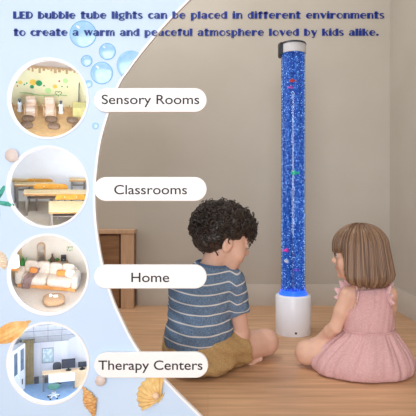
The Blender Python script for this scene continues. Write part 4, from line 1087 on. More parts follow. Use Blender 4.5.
# ------------------------------------------------------------------ people: distance fields turned into single surfaces
class Field:
    def __init__(s, lo, hi, h):
        s.lo = np.array(lo, np.float32); s.h = h
        s.n = np.ceil((np.array(hi) - np.array(lo)) / h).astype(int) + 1
        s.v = np.full(s.n, 0.5, np.float32)
        s.ax = [(s.lo[i] + h * np.arange(s.n[i])).astype(np.float32) for i in range(3)]
    def sub(s, lo, hi):
        sl = []
        for i in range(3):
            a = int(max(0, math.floor((lo[i] - s.lo[i]) / s.h))); b = int(min(s.n[i], math.ceil((hi[i] - s.lo[i]) / s.h) + 1))
            sl.append(slice(a, max(b, a)))
        return tuple(sl)
    def pts(s, sl):
        return s.ax[0][sl[0]][:, None, None], s.ax[1][sl[1]][None, :, None], s.ax[2][sl[2]][None, None, :]
    def put(s, f, lo, hi, k, mode='add'):
        m = max(k, 0.0) + 2.5 * s.h
        sl = s.sub([a - m for a in lo], [b + m for b in hi])
        if any(q.stop <= q.start for q in sl): return s
        d = f(*s.pts(sl)).astype(np.float32); a = s.v[sl]
        if mode == 'cut':
            d = -d; e = np.maximum(k - np.abs(a - d), 0) / max(k, 1e-9); s.v[sl] = np.maximum(a, d) + e * e * k * 0.25
        else:
            e = np.maximum(k - np.abs(a - d), 0) / max(k, 1e-9); s.v[sl] = np.minimum(a, d) - e * e * k * 0.25
        return s
    def cap(s, p0, p1, r0, r1=None, k=0.01, mode='add'):
        p0 = np.array(p0, float); p1 = np.array(p1, float); r1 = r0 if r1 is None else r1
        d = p1 - p0; L2 = max(float(d @ d), 1e-12)
        def f(x, y, z):
            t = np.clip(((x - p0[0]) * d[0] + (y - p0[1]) * d[1] + (z - p0[2]) * d[2]) / L2, 0, 1)
            return np.sqrt((x - p0[0] - t * d[0]) ** 2 + (y - p0[1] - t * d[1]) ** 2 + (z - p0[2] - t * d[2]) ** 2) - (r0 + (r1 - r0) * t)
        r = max(r0, r1)
        return s.put(f, np.minimum(p0, p1) - r, np.maximum(p0, p1) + r, k, mode)
    def chain(s, P, rs, k=0.01):
        for a, b, q, w in zip(P, P[1:], rs, rs[1:]): s.cap(a, b, q, w, k)
        return s
    def ell(s, c, r, k=0.01, M=None, mode='add'):
        c = np.array(c, float); r = np.array(r, float)
        A = np.eye(3) if M is None else np.array(M, float)   # columns: axes in world
        def f(x, y, z):
            X, Y, Z = x - c[0], y - c[1], z - c[2]
            q = [(X * A[0, i] + Y * A[1, i] + Z * A[2, i]) for i in range(3)]
            k0 = np.sqrt(sum((q[i] / r[i]) ** 2 for i in range(3))); k1 = np.sqrt(sum((q[i] / r[i] ** 2) ** 2 for i in range(3)))
            return k0 * (k0 - 1.0) / np.maximum(k1, 1e-6)
        R_ = float(r.max())
        return s.put(f, c - R_, c + R_, k, mode)
    def plane(s, p, n, k=0.002, lo=None, hi=None):
        """keep the side the normal points away from"""
        p = np.array(p, float); n = np.array(n, float); n /= np.linalg.norm(n)
        f = lambda x, y, z: -((x - p[0]) * n[0] + (y - p[1]) * n[1] + (z - p[2]) * n[2])
        e = s.lo + s.h * (s.n - 1)
        return s.put(f, s.lo if lo is None else lo, e if hi is None else hi, k, 'cut')
    def mesh(s):
        v = s.v; n = s.n; ins = v < 0
        c = ins[:-1, :-1, :-1].astype(np.int8)
        for dx in (0, 1):
            for dy in (0, 1):
                for dz in (0, 1):
                    if dx + dy + dz: c = c + ins[dx:n[0] - 1 + dx, dy:n[1] - 1 + dy, dz:n[2] - 1 + dz]
        I, J, Kk = np.nonzero((c > 0) & (c < 8))
        cor = [(dx, dy, dz) for dx in (0, 1) for dy in (0, 1) for dz in (0, 1)]
        cv = [v[I + a, J + b, Kk + d] for a, b, d in cor]
        acc = np.zeros((len(I), 3)); cnt = np.zeros(len(I))
        for i in range(8):
            for j in range(i + 1, 8):
                df = [cor[j][q] - cor[i][q] for q in range(3)]
                if sum(map(abs, df)) != 1: continue
                m = (cv[i] < 0) != (cv[j] < 0)
                den = cv[i] - cv[j]; t = np.where(m, cv[i] / np.where(np.abs(den) < 1e-12, 1, den), 0)
                for q in range(3): acc[:, q] += np.where(m, cor[i][q] + df[q] * t, 0)
                cnt += m
        P = (acc / cnt[:, None] + np.stack([I, J, Kk], 1)) * s.h + s.lo
        idx = np.full(n - 1, -1, np.int64); idx[I, J, Kk] = np.arange(len(I))
        quads = []
        for ax in range(3):
            o1, o2 = [(1, 2), (2, 0), (0, 1)][ax]
            A = ins[:-1] if ax == 0 else ins[:, :-1] if ax == 1 else ins[:, :, :-1]
            B = ins[1:] if ax == 0 else ins[:, 1:] if ax == 1 else ins[:, :, 1:]
            for flip, msk in ((False, A & ~B), (True, ~A & B)):
                g = np.stack(np.nonzero(msk), 1)
                g = g[(g[:, o1] > 0) & (g[:, o2] > 0) & (g[:, o1] < n[o1] - 1) & (g[:, o2] < n[o2] - 1)]
                if not len(g): continue
                u1 = np.zeros(3, int); u1[o1] = 1; u2 = np.zeros(3, int); u2[o2] = 1
                q = [idx[tuple((g - a).T)] for a in (u1 + u2, u2, 0 * u1, u1)]
                if flip: q = q[::-1]
                quads.append(np.stack(q, 1))
        Qd = np.concatenate(quads); Qd = Qd[(Qd >= 0).all(1)]
        me = bpy.data.meshes.new('m')
        me.vertices.add(len(P)); me.vertices.foreach_set('co', P.astype(np.float32).ravel())
        me.loops.add(Qd.size); me.loops.foreach_set('vertex_index', Qd.astype(np.int32).ravel())
        me.polygons.add(len(Qd)); me.polygons.foreach_set('loop_start', (np.arange(len(Qd)) * 4).astype(np.int32))
        me.update(calc_edges=True); me.validate()
        return me
def coords(me):
    co = np.empty(len(me.vertices) * 3, np.float32); me.vertices.foreach_get('co', co); return co.reshape(-1, 3)
def set_attr(me, name, val):
    a = me.attributes.new(name, 'FLOAT', 'POINT'); a.data.foreach_set('value', val.astype(np.float32))
def relax(me, it=2, fac=0.5):
    bm = bmesh.new(); bm.from_mesh(me)
    for _ in range(it): bmesh.ops.smooth_vert(bm, verts=bm.verts, factor=fac, use_axis_x=True, use_axis_y=True, use_axis_z=True)
    bm.to_mesh(me); bm.free(); return me
def skin_mat(name, c, lip):
    m, nt, b = new_mat(name)
    at_ = N(nt, 'ShaderNodeAttribute'); at_.attribute_name = 'tint'
    nz = N(nt, 'ShaderNodeTexNoise'); nz.inputs['Scale'].default_value = 22
    cr = N(nt, 'ShaderNodeValToRGB'); cr.color_ramp.elements[0].position = .35; cr.color_ramp.elements[1].position = .7
    cr.color_ramp.elements[0].color = lin(tuple(x - 5 for x in c)); cr.color_ramp.elements[1].color = lin(c)
    nt.links.new(nz.outputs['Fac'], cr.inputs['Fac'])
    mx = N(nt, 'ShaderNodeMix', data_type='RGBA'); nt.links.new(at_.outputs['Fac'], mx.inputs['Factor'])
    nt.links.new(cr.outputs['Color'], mx.inputs['A']); mx.inputs['B'].default_value = lin(lip)
    nt.links.new(mx.outputs['Result'], b.inputs['Base Color'])
    b.inputs['Roughness'].default_value = 0.5; b.inputs['Specular IOR Level'].default_value = 0.3
    b.inputs['Subsurface Weight'].default_value = 0.08; b.inputs['Subsurface Radius'].default_value = (0.01, 0.004, 0.002); b.inputs['Subsurface Scale'].default_value = 0.5
    return m
class Head:
    """local axes: x to the person's right, y forward, z up; unit metres times s"""
    def __init__(s, c, yaw, pitch, scale, roll=0):
        y, p = R(yaw), R(pitch)
        f = Vector((math.cos(p) * math.cos(y), math.cos(p) * math.sin(y), -math.sin(p)))
        r = f.cross(Vector((0, 0, 1))).normalized(); u = r.cross(f)
        q = Matrix.Rotation(R(roll), 3, f); r = q @ r; u = q @ u
        s.c = Vector(c); s.r, s.f, s.u, s.s = r, f, u, scale
        s.M = Matrix((r, f, u)).transposed()
    def W(s, p): return s.c + (s.r * p[0] + s.f * p[1] + s.u * p[2]) * s.s
    def D(s, p): return s.r * p[0] + s.f * p[1] + s.u * p[2]
    def ell(s, F_, c, r, k, mode='add', rot=None):
        M = s.M if rot is None else s.M @ rot
        F_.ell(s.W(c), [q * s.s for q in r], k, [list(x) for x in M], mode)
    def cap(s, F_, a, b, r0, r1, k, mode='add'): F_.cap(s.W(a), s.W(b), r0 * s.s, r1 * s.s, k, mode)
    def build(s, F_):
        s.ell(F_, (0, -.012, .022), (.070, .086, .072), .01)
        s.ell(F_, (0, .028, -.028), (.056, .052, .064), .02)
        s.cap(F_, (-.022, .040, -.078), (.022, .040, -.078), .022, .022, .02)
        s.ell(F_, (0, .064, -.086), (.016, .014, .013), .012)
        for q in (-1, 1):
            s.ell(F_, (q * .034, .046, -.044), (.026, .026, .028), .015)
            s.ell(F_, (q * .030, .082, -.010), (.015, .012, .011), .008, 'cut')
            s.ell(F_, (q * .029, .0665, -.0095), (.0135, .0120, .0110), .004)
            s.cap(F_, (q * .016, .0755, .006), (q * .042, .064, .006), .007, .005, .008)
            rot = Matrix.Rotation(R(12 * q), 3, 'Z') @ Matrix.Rotation(R(-10), 3, 'X')
            s.ell(F_, (q * .072, -.006, -.024), (.0075, .0185, .027), .005, 'add', rot)
            s.ell(F_, (q * .0805, -.004, -.020), (.0055, .0105, .016), .004, 'cut', rot)
            s.ell(F_, (q * .0735, .004, -.022), (.004, .004, .006), .003)
        s.cap(F_, (0, .074, .004), (0, .085, -.030), .0065, .0080, .010)
        s.ell(F_, (0, .0875, -.033), (.0095, .0092, .0082), .006)
        for q in (-1, 1): s.ell(F_, (q * .0095, .083, -.037), (.0065, .0075, .006), .005)
        s.ell(F_, (0, .0745, -.0555), (.0175, .0105, .0055), .004)
        s.ell(F_, (0, .0725, -.0655), (.0155, .0105, .0060), .004)
        s.cap(F_, (-.017, .0845, -.0605), (.017, .0845, -.0605), .0016, .0016, .002, 'cut')
    def tint(s, me):
        co = coords(me).astype(float) - np.array(s.c)
        l = np.stack([co @ np.array(s.r), co @ np.array(s.f), co @ np.array(s.u)], 1) / s.s
        lips = np.clip(1.35 - np.sqrt((l[:, 0] / .017) ** 2 + ((l[:, 2] + .0605) / .0085) ** 2 + ((l[:, 1] - .080) / .013) ** 2), 0, 1)
        ch = np.clip(1 - np.sqrt(((np.abs(l[:, 0]) - .040) / .024) ** 2 + ((l[:, 2] + .042) / .022) ** 2 + ((l[:, 1] - .05) / .03) ** 2), 0, 1) * .28
        set_attr(me, 'tint', np.maximum(lips * .9, ch))
    def eyes(s, par, iris_c, brow_m):
        wm = mat('eye_white_' + par.name, (196, 186, 178), rough=0.55, spec=0.15); im = mat('iris_' + par.name, iris_c, rough=0.15); pm = inkm
        for q in (-1, 1):
            c = s.W((q * .0295, .0712, -.0105)); r = .0116 * s.s
            e = MB().ell(c, (r, r, r * .80), s.M, 20, 14).build('eye', wm, par)
            look = s.D((q * .05, 1, -.12)).normalized()
            MB().ell(c + look * r * .56, (r * .66, r * .47, r * .66), s.M, 16, 10).build('iris', im, e)
            MB().ell(c + look * r * .93, (r * .26, r * .14, r * .26), s.M, 12, 8).build('pupil', pm, e)
            lid = [s.W((q * .0295 + .0135 * math.cos(a), .0712 + .0122 * math.sin(a) ** .5, -.0105 + .0088 * math.sin(a))) for a in [PI * (i + .3) / 12.6 for i in range(13)]]
            MB().tube(lid, .0017 * s.s, 6).build('eyelash', brow_m, e)
            br = [s.W((q * x, y, z)) for x, y, z in ((.012, .0825, .011), (.022, .0815, .0165), (.034, .074, .0165), (.044, .064, .011))]
            MB().tube(br, [.0012 * s.s, .0022 * s.s, .002 * s.s, .0008 * s.s], 6).build('eyebrow', brow_m, par)
def hand(F_, wrist, direc, normal, sc=1.0, curl=0.5, thumb=1):
    """palm with four unequal bent fingers and a thumb from its side; normal points out of the back of the hand"""
    d = Vector(direc).normalized(); n = Vector(normal); n = (n - d * n.dot(d)).normalized(); a = d.cross(n)
    w = Vector(wrist)
    for q in (-1.2, -.4, .4, 1.2):
        F_.cap(w + a * q * .006 * sc, w + d * .046 * sc + a * q * .0105 * sc, .0095 * sc, .0085 * sc, .006)
    for q, L in ((-1.5, .036), (-.5, .043), (.5, .040), (1.5, .031)):
        b = w + d * .046 * sc + a * q * .0088 * sc
        c1 = curl; p = [b]; dd = d.copy(); seg = L * sc
        for f_ in (.45, .32, .23):
            dd = (dd - n * c1 * .55).normalized(); p.append(p[-1] + dd * seg * f_)
        F_.chain(p, [.0072 * sc, .0066 * sc, .006 * sc, .0052 * sc], .0025)
    t0 = w + d * .012 * sc + a * thumb * .013 * sc
    t1 = t0 + (d * .6 + a * thumb * .75 - n * .25).normalized() * .022 * sc
    t2 = t1 + (d * .9 + a * thumb * .25 - n * .3).normalized() * .019 * sc
    F_.chain([t0, t1, t2], [.0095 * sc, .0078 * sc, .0062 * sc], .004)
def foot(F_, ankle, toe, up, sc=1.0):
    a = Vector(ankle); t = Vector(toe); d = (t - a).normalized(); u = Vector(up); u = (u - d * u.dot(d)).normalized(); s_ = d.cross(u)
    L = (t - a).length
    F_.cap(a - d * .022 * sc - u * .012 * sc, a + d * L * .5 - u * .012 * sc, .021 * sc, .02 * sc, .015)
    for q in (-1, 0, 1): F_.cap(a + d * .01, a + d * L * .74 + s_ * q * .016 * sc - u * .016 * sc, .02 * sc, .0125 * sc, .012)
    for i, q in enumerate((-2, -1, 0, 1, 2)):
        b = a + d * L * .76 + s_ * q * .0098 * sc - u * .017 * sc
        F_.cap(b, b + d * (L * .24 - .003 * abs(q - (-2)) * .8) - u * .002, .0075 * sc if q > -2 else .0105 * sc, .0062 * sc if q > -2 else .0088 * sc, .003)
def cloth_field_noise(amp, seed, scales):
    rg = np.random.RandomState(seed)
    ks = [(rg.normal(size=3) * s_, rg.uniform(0, 6.28)) for s_ in scales]
    def f(x, y, z):
        t = 0
        for k, p in ks: t = t + np.sin(k[0] * x + k[1] * y + k[2] * z + p)
        return t * (amp / len(ks))
    return f
def add_noise(F_, f):
    x, y, z = F_.pts(tuple(slice(0, q) for q in F_.n)); F_.v += f(x, y, z).astype(np.float32)
def thing_at(o): return ORG[o]
# ------------------------------------------------------------------ the boy
skin = skin_mat('skin_boy', (228, 184, 162), (200, 120, 108))
boy = thing('person', (-0.01, 1.63, 0), 'dark curly haired person in a blue striped t-shirt and tan shorts sitting cross-legged', 'person', None)
HB = Head((0.054, 1.635, 0.424), 14, 16, 0.93)
P = {}
V3 = lambda *a: np.array(a, float)
pel = V3(-.020, 1.64, .078)
shR, shL = V3(.076, 1.628, .286), V3(-.082, 1.642, .284)
elR, wrR = V3(.106, 1.672, .115), V3(.088, 1.775, .105)
elL, wrL = V3(-.096, 1.735, .150), V3(-.040, 1.800, .110)
hpR, hpL = V3(.035, 1.655, .070), V3(-.075, 1.665, .070)
knR, knL = V3(.193, 1.775, .052), V3(-.105, 1.850, .070)
anR, anL = V3(-.045, 1.865, .040), V3(.082, 1.778, .034)
B = Field((-.22, 1.50, -.004), (.28, 1.99, .57), .0033)
B.ell(pel, (.098, .080, .074), .02)
B.ell((-.018, 1.645, .165), (.080, .062, .09), .03)
B.ell((-.010, 1.640, .245), (.088, .064, .085), .03)
B.cap(shL + V3(.02, 0, 0), shR - V3(.015, 0, 0), .034, .034, .03)
B.cap((-.002, 1.630, .290), (.026, 1.622, .375), .040, .034, .02)
B.chain([shR, elR], [.033, .026], .012); B.chain([elR, elR + (wrR - elR) * .35, wrR], [.027, .026, .018], .006)
B.chain([shL, elL], [.033, .026], .012); B.chain([elL, elL + (wrL - elL) * .35, wrL], [.027, .026, .018], .006)
B.chain([hpR, knR], [.060, .043], .02); B.chain([hpL, knL], [.060, .043], .02)
B.ell(knR + V3(.004, .0, .006), (.042, .042, .041), .012)
for a, b in ((knR, anR), (knL, anL)):
    B.chain([a, a + (b - a) * .35, b], [.040, .037, .022], .012)
foot(B, anR, anR + V3(-.095, -.02, -.012), (0, 0.2, 1)); foot(B, (.085, 1.772, .030), (.160, 1.712, .022), (-0.2, -0.2, .9))
hand(B, wrR, (-.3, 1, -.25), (.5, .2, .9), 1.0, .5, -1); hand(B, wrL, (.35, 1, -.3), (-.4, .2, .9), 1.0, .5, 1)
HB.build(B)
me = relax(B.mesh(), 2, .5); HB.tint(me)
link_mesh('body', me, skin, boy, sharp=0)
hairm_b = mat('dark_curls', (64, 50, 41), (33, 26, 22), rough=0.45, scale=120, spec=0.5)
HB.eyes(boy, (70, 50, 40), hairm_b)
# t-shirt
S_ = Field((-.22, 1.50, .01), (.18, 1.80, .40), .0033)
S_.ell((-.030, 1.642, .100), (.107, .092, .088), .03)
S_.ell((-.026, 1.645, .175), (.098, .076, .10), .04)
S_.ell((-.012, 1.640, .235), (.092, .074, .085), .04)
S_.cap(shL + V3(.012, 0, .002), shR - V3(.008, 0, -.002), .040, .040, .03)
S_.cap((.000, 1.632, .290), (.014, 1.626, .350), .056, .046, .04)
slR, slL = shR + (elR - shR) * .56, shL + (elL - shL) * .6
S2 = Field((-.22, 1.50, .01), (.18, 1.80, .40), .0033)
for a_, b_ in ((shR, elR), (shL, elL)):
    S2.cap(a_, a_ + (b_ - a_) * .75, .040, .042, .01)
S2.plane(slR, elR - shR, .002, lo=(.0, 1.5, .01), hi=(.2, 1.8, .4))
S2.plane(slL, elL - shL, .002, lo=(-.22, 1.5, .01), hi=(0, 1.8, .4))
S2.cap(shR + (elR - shR) * .4, elR, .035, .036, .002, 'cut'); S2.cap(shL + (elL - shL) * .45, elL, .035, .036, .002, 'cut')
e_ = np.maximum(.014 - np.abs(S_.v - S2.v), 0) / .014
S_.v = np.minimum(S_.v, S2.v) - e_ * e_ * .014 * .25
n_ = cloth_field_noise(.0042, 5, (38, 38, 55, 70, 90))
add_noise(S_, n_)
# diagonal pull folds from the shoulder blades to the waist and across the small of the back
def folds(x, y, z):
    a = np.sin((z * 1.0 + x * .75) * 125) * np.exp(-((z - .16) / .055) ** 2) * .0022
    b = np.sin((z * 1.0 - x * .5) * 150 + 1) * np.exp(-((z - .075) / .035) ** 2) * .0026
    return a + b
add_noise(S_, folds)
S_.plane((-.02, 1.6, .052), (-.20, .15, -1), .002)
S_.plane((.012, 1.622, .342), (.12, -.10, 1), .002)
S_.cap((.010, 1.624, .32), (.020, 1.622, .40), .040, .040, .002, 'cut')
me = relax(S_.mesh(), 2, .5)
co = coords(me).astype(float)
dz_ = elR - shR; dz_ /= np.linalg.norm(dz_); dl_ = elL - shL; dl_ /= np.linalg.norm(dl_)
body = co[:, 2] + .008 * np.cos((co[:, 0] + .02) * 20) + .035 * (co[:, 0] + .02) * np.clip((.3 - co[:, 2]) * 2, 0, 1)
sst = lambda t: np.clip(t, 0, 1) ** 2 * (3 - 2 * np.clip(t, 0, 1))
aR = sst((co[:, 0] - .062) / .03) * sst((co[:, 2] - .17) / .03); aL = sst((-.072 - co[:, 0]) / .03) * sst((co[:, 2] - .17) / .03)
sr = .292 - (co - shR) @ dz_ ; sl_ = .290 - (co - shL) @ dl_
set_attr(me, 'stripe', body * (1 - aR) + sr * aR)
def tee_mat():
    m, nt, b = new_mat('striped_jersey')
    a = N(nt, 'ShaderNodeAttribute'); a.attribute_name = 'stripe'
    mul = N(nt, 'ShaderNodeMath', operation='MULTIPLY'); mul.inputs[1].default_value = 1 / .0305; nt.links.new(a.outputs['Fac'], mul.inputs[0])
    fr_ = N(nt, 'ShaderNodeMath', operation='FRACT'); nt.links.new(mul.outputs[0], fr_.inputs[0])
    cr = N(nt, 'ShaderNodeValToRGB'); cr.color_ramp.interpolation = 'LINEAR'
    e = cr.color_ramp.elements; e[0].position = .0; e[0].color = (0, 0, 0, 1); e[1].position = .44; e[1].color = (0, 0, 0, 1)
    for p, v in ((.47, 1), (.57, 1), (.60, 0)): q = e.new(p); q.color = (v, v, v, 1)
    nt.links.new(fr_.outputs[0], cr.inputs['Fac'])
    nz = N(nt, 'ShaderNodeTexNoise'); nz.inputs['Scale'].default_value = 320; nz.inputs['Detail'].default_value = 2
    tc = N(nt, 'ShaderNodeTexCoord'); nt.links.new(tc.outputs['Object'], nz.inputs['Vector'])
    cb_ = N(nt, 'ShaderNodeValToRGB'); cb_.color_ramp.elements[0].position = .35; cb_.color_ramp.elements[1].position = .65
    cb_.color_ramp.elements[0].color = lin((90, 111, 136)); cb_.color_ramp.elements[1].color = lin((120, 140, 164))
    nt.links.new(nz.outputs['Fac'], cb_.inputs['Fac'])
    mx = N(nt, 'ShaderNodeMix', data_type='RGBA'); nt.links.new(cr.outputs['Color'], mx.inputs['Factor']); nt.links.new(cb_.outputs['Color'], mx.inputs['A']); mx.inputs['B'].default_value = lin((214, 210, 206))
    nt.links.new(mx.outputs['Result'], b.inputs['Base Color']); b.inputs['Roughness'].default_value = .9; b.inputs['Specular IOR Level'].default_value = .1
    return m
tee = tee_mat()
sh = link_mesh('t_shirt', me, tee, boy, sharp=0)
# rolled neckband
nb = [Vector((.012 + .0465 * math.cos(a), 1.6235 + .0465 * math.sin(a), .341 - .0057 * math.cos(a) + .004 * math.sin(a))) for a in [2 * PI * i / 40 for i in range(40)]]
MB().tube(nb, .0042, 8, closed=True).build('neckband', mat('jersey_plain', (98, 124, 154), (80, 106, 138), rough=.9, scale=320), sh)
# shorts
T_ = Field((-.22, 1.50, .0015), (.26, 1.93, .17), .0033)
T_.ell((-.020, 1.642, .074), (.108, .092, .074), .03)
kR = hpR + (knR - hpR) * .80; kL = hpL + (knL - hpL) * .8
T_.cap(hpR, knR, .068, .058, .03); T_.cap(hpL, knL, .068, .056, .03)
T_.ell((-.02, 1.62, .03), (.098, .078, .036), .02)
add_noise(T_, cloth_field_noise(.0045, 9, (50, 60, 80, 100)))
add_noise(T_, lambda x, y, z: np.sin((x * .8 - y * .5 + z * .9) * 135) * .0022)
T_.plane(hpR + (knR - hpR) * .54, V3(1, .35, .22), .002, lo=(.02, 1.62, 0), hi=(.28, 1.95, .2))
T_.plane(hpL + (knL - hpL) * .75, knL - hpL, .002, lo=(-.24, 1.75, 0), hi=(0.0, 1.95, .2))
T_.cap(hpR + (knR - hpR) * .4, knR, .052, .050, .002, 'cut'); T_.cap(hpL + (knL - hpL) * .6, knL, .050, .048, .002, 'cut')
T_.plane((0, 0, .0035), (0, 0, -1), .002)
link_mesh('shorts', relax(T_.mesh(), 2, .5), mat('khaki_twill', (196, 162, 112), (178, 144, 96), rough=.85, scale=200), boy, sharp=0)
# curly hair: a cap and several hundred spiral locks
HF = Field(tuple(HB.c - Vector((.14, .14, .13))), tuple(HB.c + Vector((.15, .14, .13))), .0034)
HB.ell(HF, (0, -.018, .034), (.082, .097, .080), .01)
HB.ell(HF, (0, -.050, -.018), (.068, .056, .052), .02)
HB.ell(HF, (0, .052, .058), (.058, .040, .034), .02)
add_noise(HF, cloth_field_noise(.007, 4, (120, 140, 170, 200, 240)))
HB.ell(HF, (0, .086, -.036), (.062, .050, .062), .006, 'cut')
for q in (-1, 1): HB.ell(HF, (q * .078, .006, -.036), (.022, .024, .032), .006, 'cut')
link_h = link_mesh('hair', relax(HF.mesh(), 1, .4), hairm_b, boy, sharp=0)
rg = random.Random(21); cm_ = MB(); cnt = 0
while cnt < 900:
    a = rg.uniform(0, 2 * PI); zz = rg.uniform(-1, 1); rr = math.sqrt(1 - zz * zz)
    dl = Vector((rr * math.sin(a), rr * math.cos(a), zz))
    loc = Vector((dl.x * .085, -.016 + dl.y * .104, .028 + dl.z * .086 if dl.z > 0 else .028 + dl.z * .105))
    if loc.z < -.02: loc.y = -.016 + dl.y * .104 + .022 * (-.02 - loc.z) / .04; loc.x *= .92
    if loc.z < -.005 and loc.y > -.015: continue
    if loc.y > .02 and loc.z < .036: continue
    if loc.z < -.066: continue
    if abs(loc.x) > .045 and -.028 < loc.y < .05 and loc.z < .006: continue
    cnt += 1
    nrm = Vector((loc.x / .084 ** 2, (loc.y + .016) / .102 ** 2, (loc.z - .032) / .082 ** 2)).normalized()
    tg = Vector((rg.gauss(0, 1), rg.gauss(0, 1) + (.9 if loc.y > .01 else -.5), rg.gauss(0, 1) - .8)); tg = (tg - nrm * tg.dot(nrm)).normalized()
    ax_ = (tg * rg.uniform(.6, 1) + nrm * rg.uniform(.05, .8)).normalized()
    u1 = ax_.orthogonal().normalized(); u2 = ax_.cross(u1)
    fr_t = max(0, loc.y - .02) / .08; L = rg.uniform(.018, .040) + .012 * fr_t; cr_ = rg.uniform(.0045, .0105); tn = rg.uniform(1.1, 2.3); ph = rg.uniform(0, 6.28); m_ = 15
    path = []
    for i in range(m_):
        t = i / (m_ - 1)
        q = loc - nrm * .004 + ax_ * L * t - nrm * (.010 * t * t) + (u1 * math.cos(ph + tn * 2 * PI * t) + u2 * math.sin(ph + tn * 2 * PI * t)) * cr_ * min(1, t * 3)
        path.append(HB.W(q))
    w0 = rg.uniform(.0016, .0030)
    cm_.tube(path, [w0 * (1 - .6 * (i / (m_ - 1)) ** 2) for i in range(m_)], 5)
cm_.build('curls', hairm_b, boy, sharp=0)
# ------------------------------------------------------------------ the girl
skin_g = skin_mat('skin_girl', (232, 188, 164), (206, 124, 112))
girl = thing('person', (0.49, 1.62, 0), 'person with a brown bob in a ruffled pink sleeveless dress sitting on the floor', 'person')
HG = Head((0.468, 1.625, 0.378), 180 - 18, 2, 0.84)
gshL, gshR = V3(.436, 1.618, .246), V3(.566, 1.624, .248)
gelL, gwrL = V3(.398, 1.625, .142), V3(.364, 1.678, .094)
gelR, gwrR = V3(.585, 1.690, .150), V3(.500, 1.790, .100)
ghL, ghR = V3(.450, 1.640, .058), V3(.540, 1.650, .058)
gkL, gkR = V3(.322, 1.685, .046), V3(.600, 1.790, .060)
gaL, gaR = V3(.470, 1.800, .035), V3(.440, 1.745, .034)
B = Field((.24, 1.48, -.004), (.68, 1.93, .50), .0033)
B.ell((.497, 1.632, .066), (.084, .070, .062), .02)
B.ell((.500, 1.632, .140), (.062, .052, .075), .03)
B.ell((.501, 1.628, .205), (.066, .052, .070), .03)
B.cap(gshL + V3(.014, 0, .004), gshR - V3(.014, 0, -.004), .024, .024, .02)
B.cap((.498, 1.624, .245), (.484, 1.626, .322), .032, .028, .02)
for a, b, c in ((gshL, gelL, gwrL), (gshR, gelR, gwrR)):
    B.chain([a, a + (b - a) * .5, b], [.025, .0235, .020], .010); B.chain([b, b + (c - b) * .35, c], [.021, .0205, .0145], .006)
B.chain([ghL, gkL], [.050, .037], .02); B.chain([ghR, gkR], [.050, .037], .02)
B.ell(gkL, (.037, .037, .036), .012)
for a, b in ((gkL, gaL), (gkR, gaR)): B.chain([a, a + (b - a) * .35, b], [.034, .031, .018], .012)
foot(B, gaL, gaL + V3(.075, .02, -.008), (0, .2, 1), .85); foot(B, gaR, V3(.352, 1.720, .018), (-.2, .3, .9), .85)
hand(B, gwrL, (-.72, .55, -.42), (-.25, -.1, .95), .82, .55, 1); hand(B, gwrR, (-.6, .8, -.4), (-.2, .2, .9), .82, .5, -1)
HG.build(B)
me = relax(B.mesh(), 2, .5); HG.tint(me)
link_mesh('body', me, skin_g, girl, sharp=0)
# dress: bodice
rufm = mat('pale_pink_frill', (238, 202, 204), (226, 186, 188), rough=.9, scale=260, spec=.1)
pinkm = mat('dusty_pink_linen', (226, 184, 184), (212, 166, 166), rough=.9, scale=260, spec=.1)
D_ = Field((.38, 1.53, .09), (.63, 1.72, .32), .003)
D_.ell((.502, 1.630, .135), (.078, .062, .075), .03)
D_.ell((.502, 1.627, .205), (.074, .057, .072), .04)
D_.cap((.455, 1.621, .250), (.549, 1.624, .252), .027, .027, .03)
D_.cap((.498, 1.624, .250), (.492, 1.625, .285), .042, .037, .02)
add_noise(D_, cloth_field_noise(.0028, 12, (45, 60, 80, 110)))
add_noise(D_, lambda x, y, z: np.sin(x * 160 + np.sin(z * 30)) * .0014 * np.clip((.19 - z) / .05, 0, 1) - .0016 * np.exp(-((x - .507) / .0022) ** 2) * (y < 1.62) * -1)
D_.plane((.5, 1.6, .120), (0, 0, -1), .002)
D_.plane((.497, 1.624, .272), (-.15, -.08, 1), .002)
for q, c in ((-1, gshL), (1, gshR)): D_.cap(c + V3(q * .000, 0, -.014), c + V3(q * .05, 0, -.004), .034, .040, .004, 'cut')
D_.cap((.497, 1.624, .262), (.486, 1.626, .33), .035, .035, .002, 'cut')
bod = link_mesh('bodice', relax(D_.mesh(), 2, .5), pinkm, girl, sharp=0)
for z in (.255, .232): MB().ell((.507, 1.575 + (.255 - z) * -.12, z), (.0032, .002, .0032), None, 12, 8).build('button', pinkm, bod)
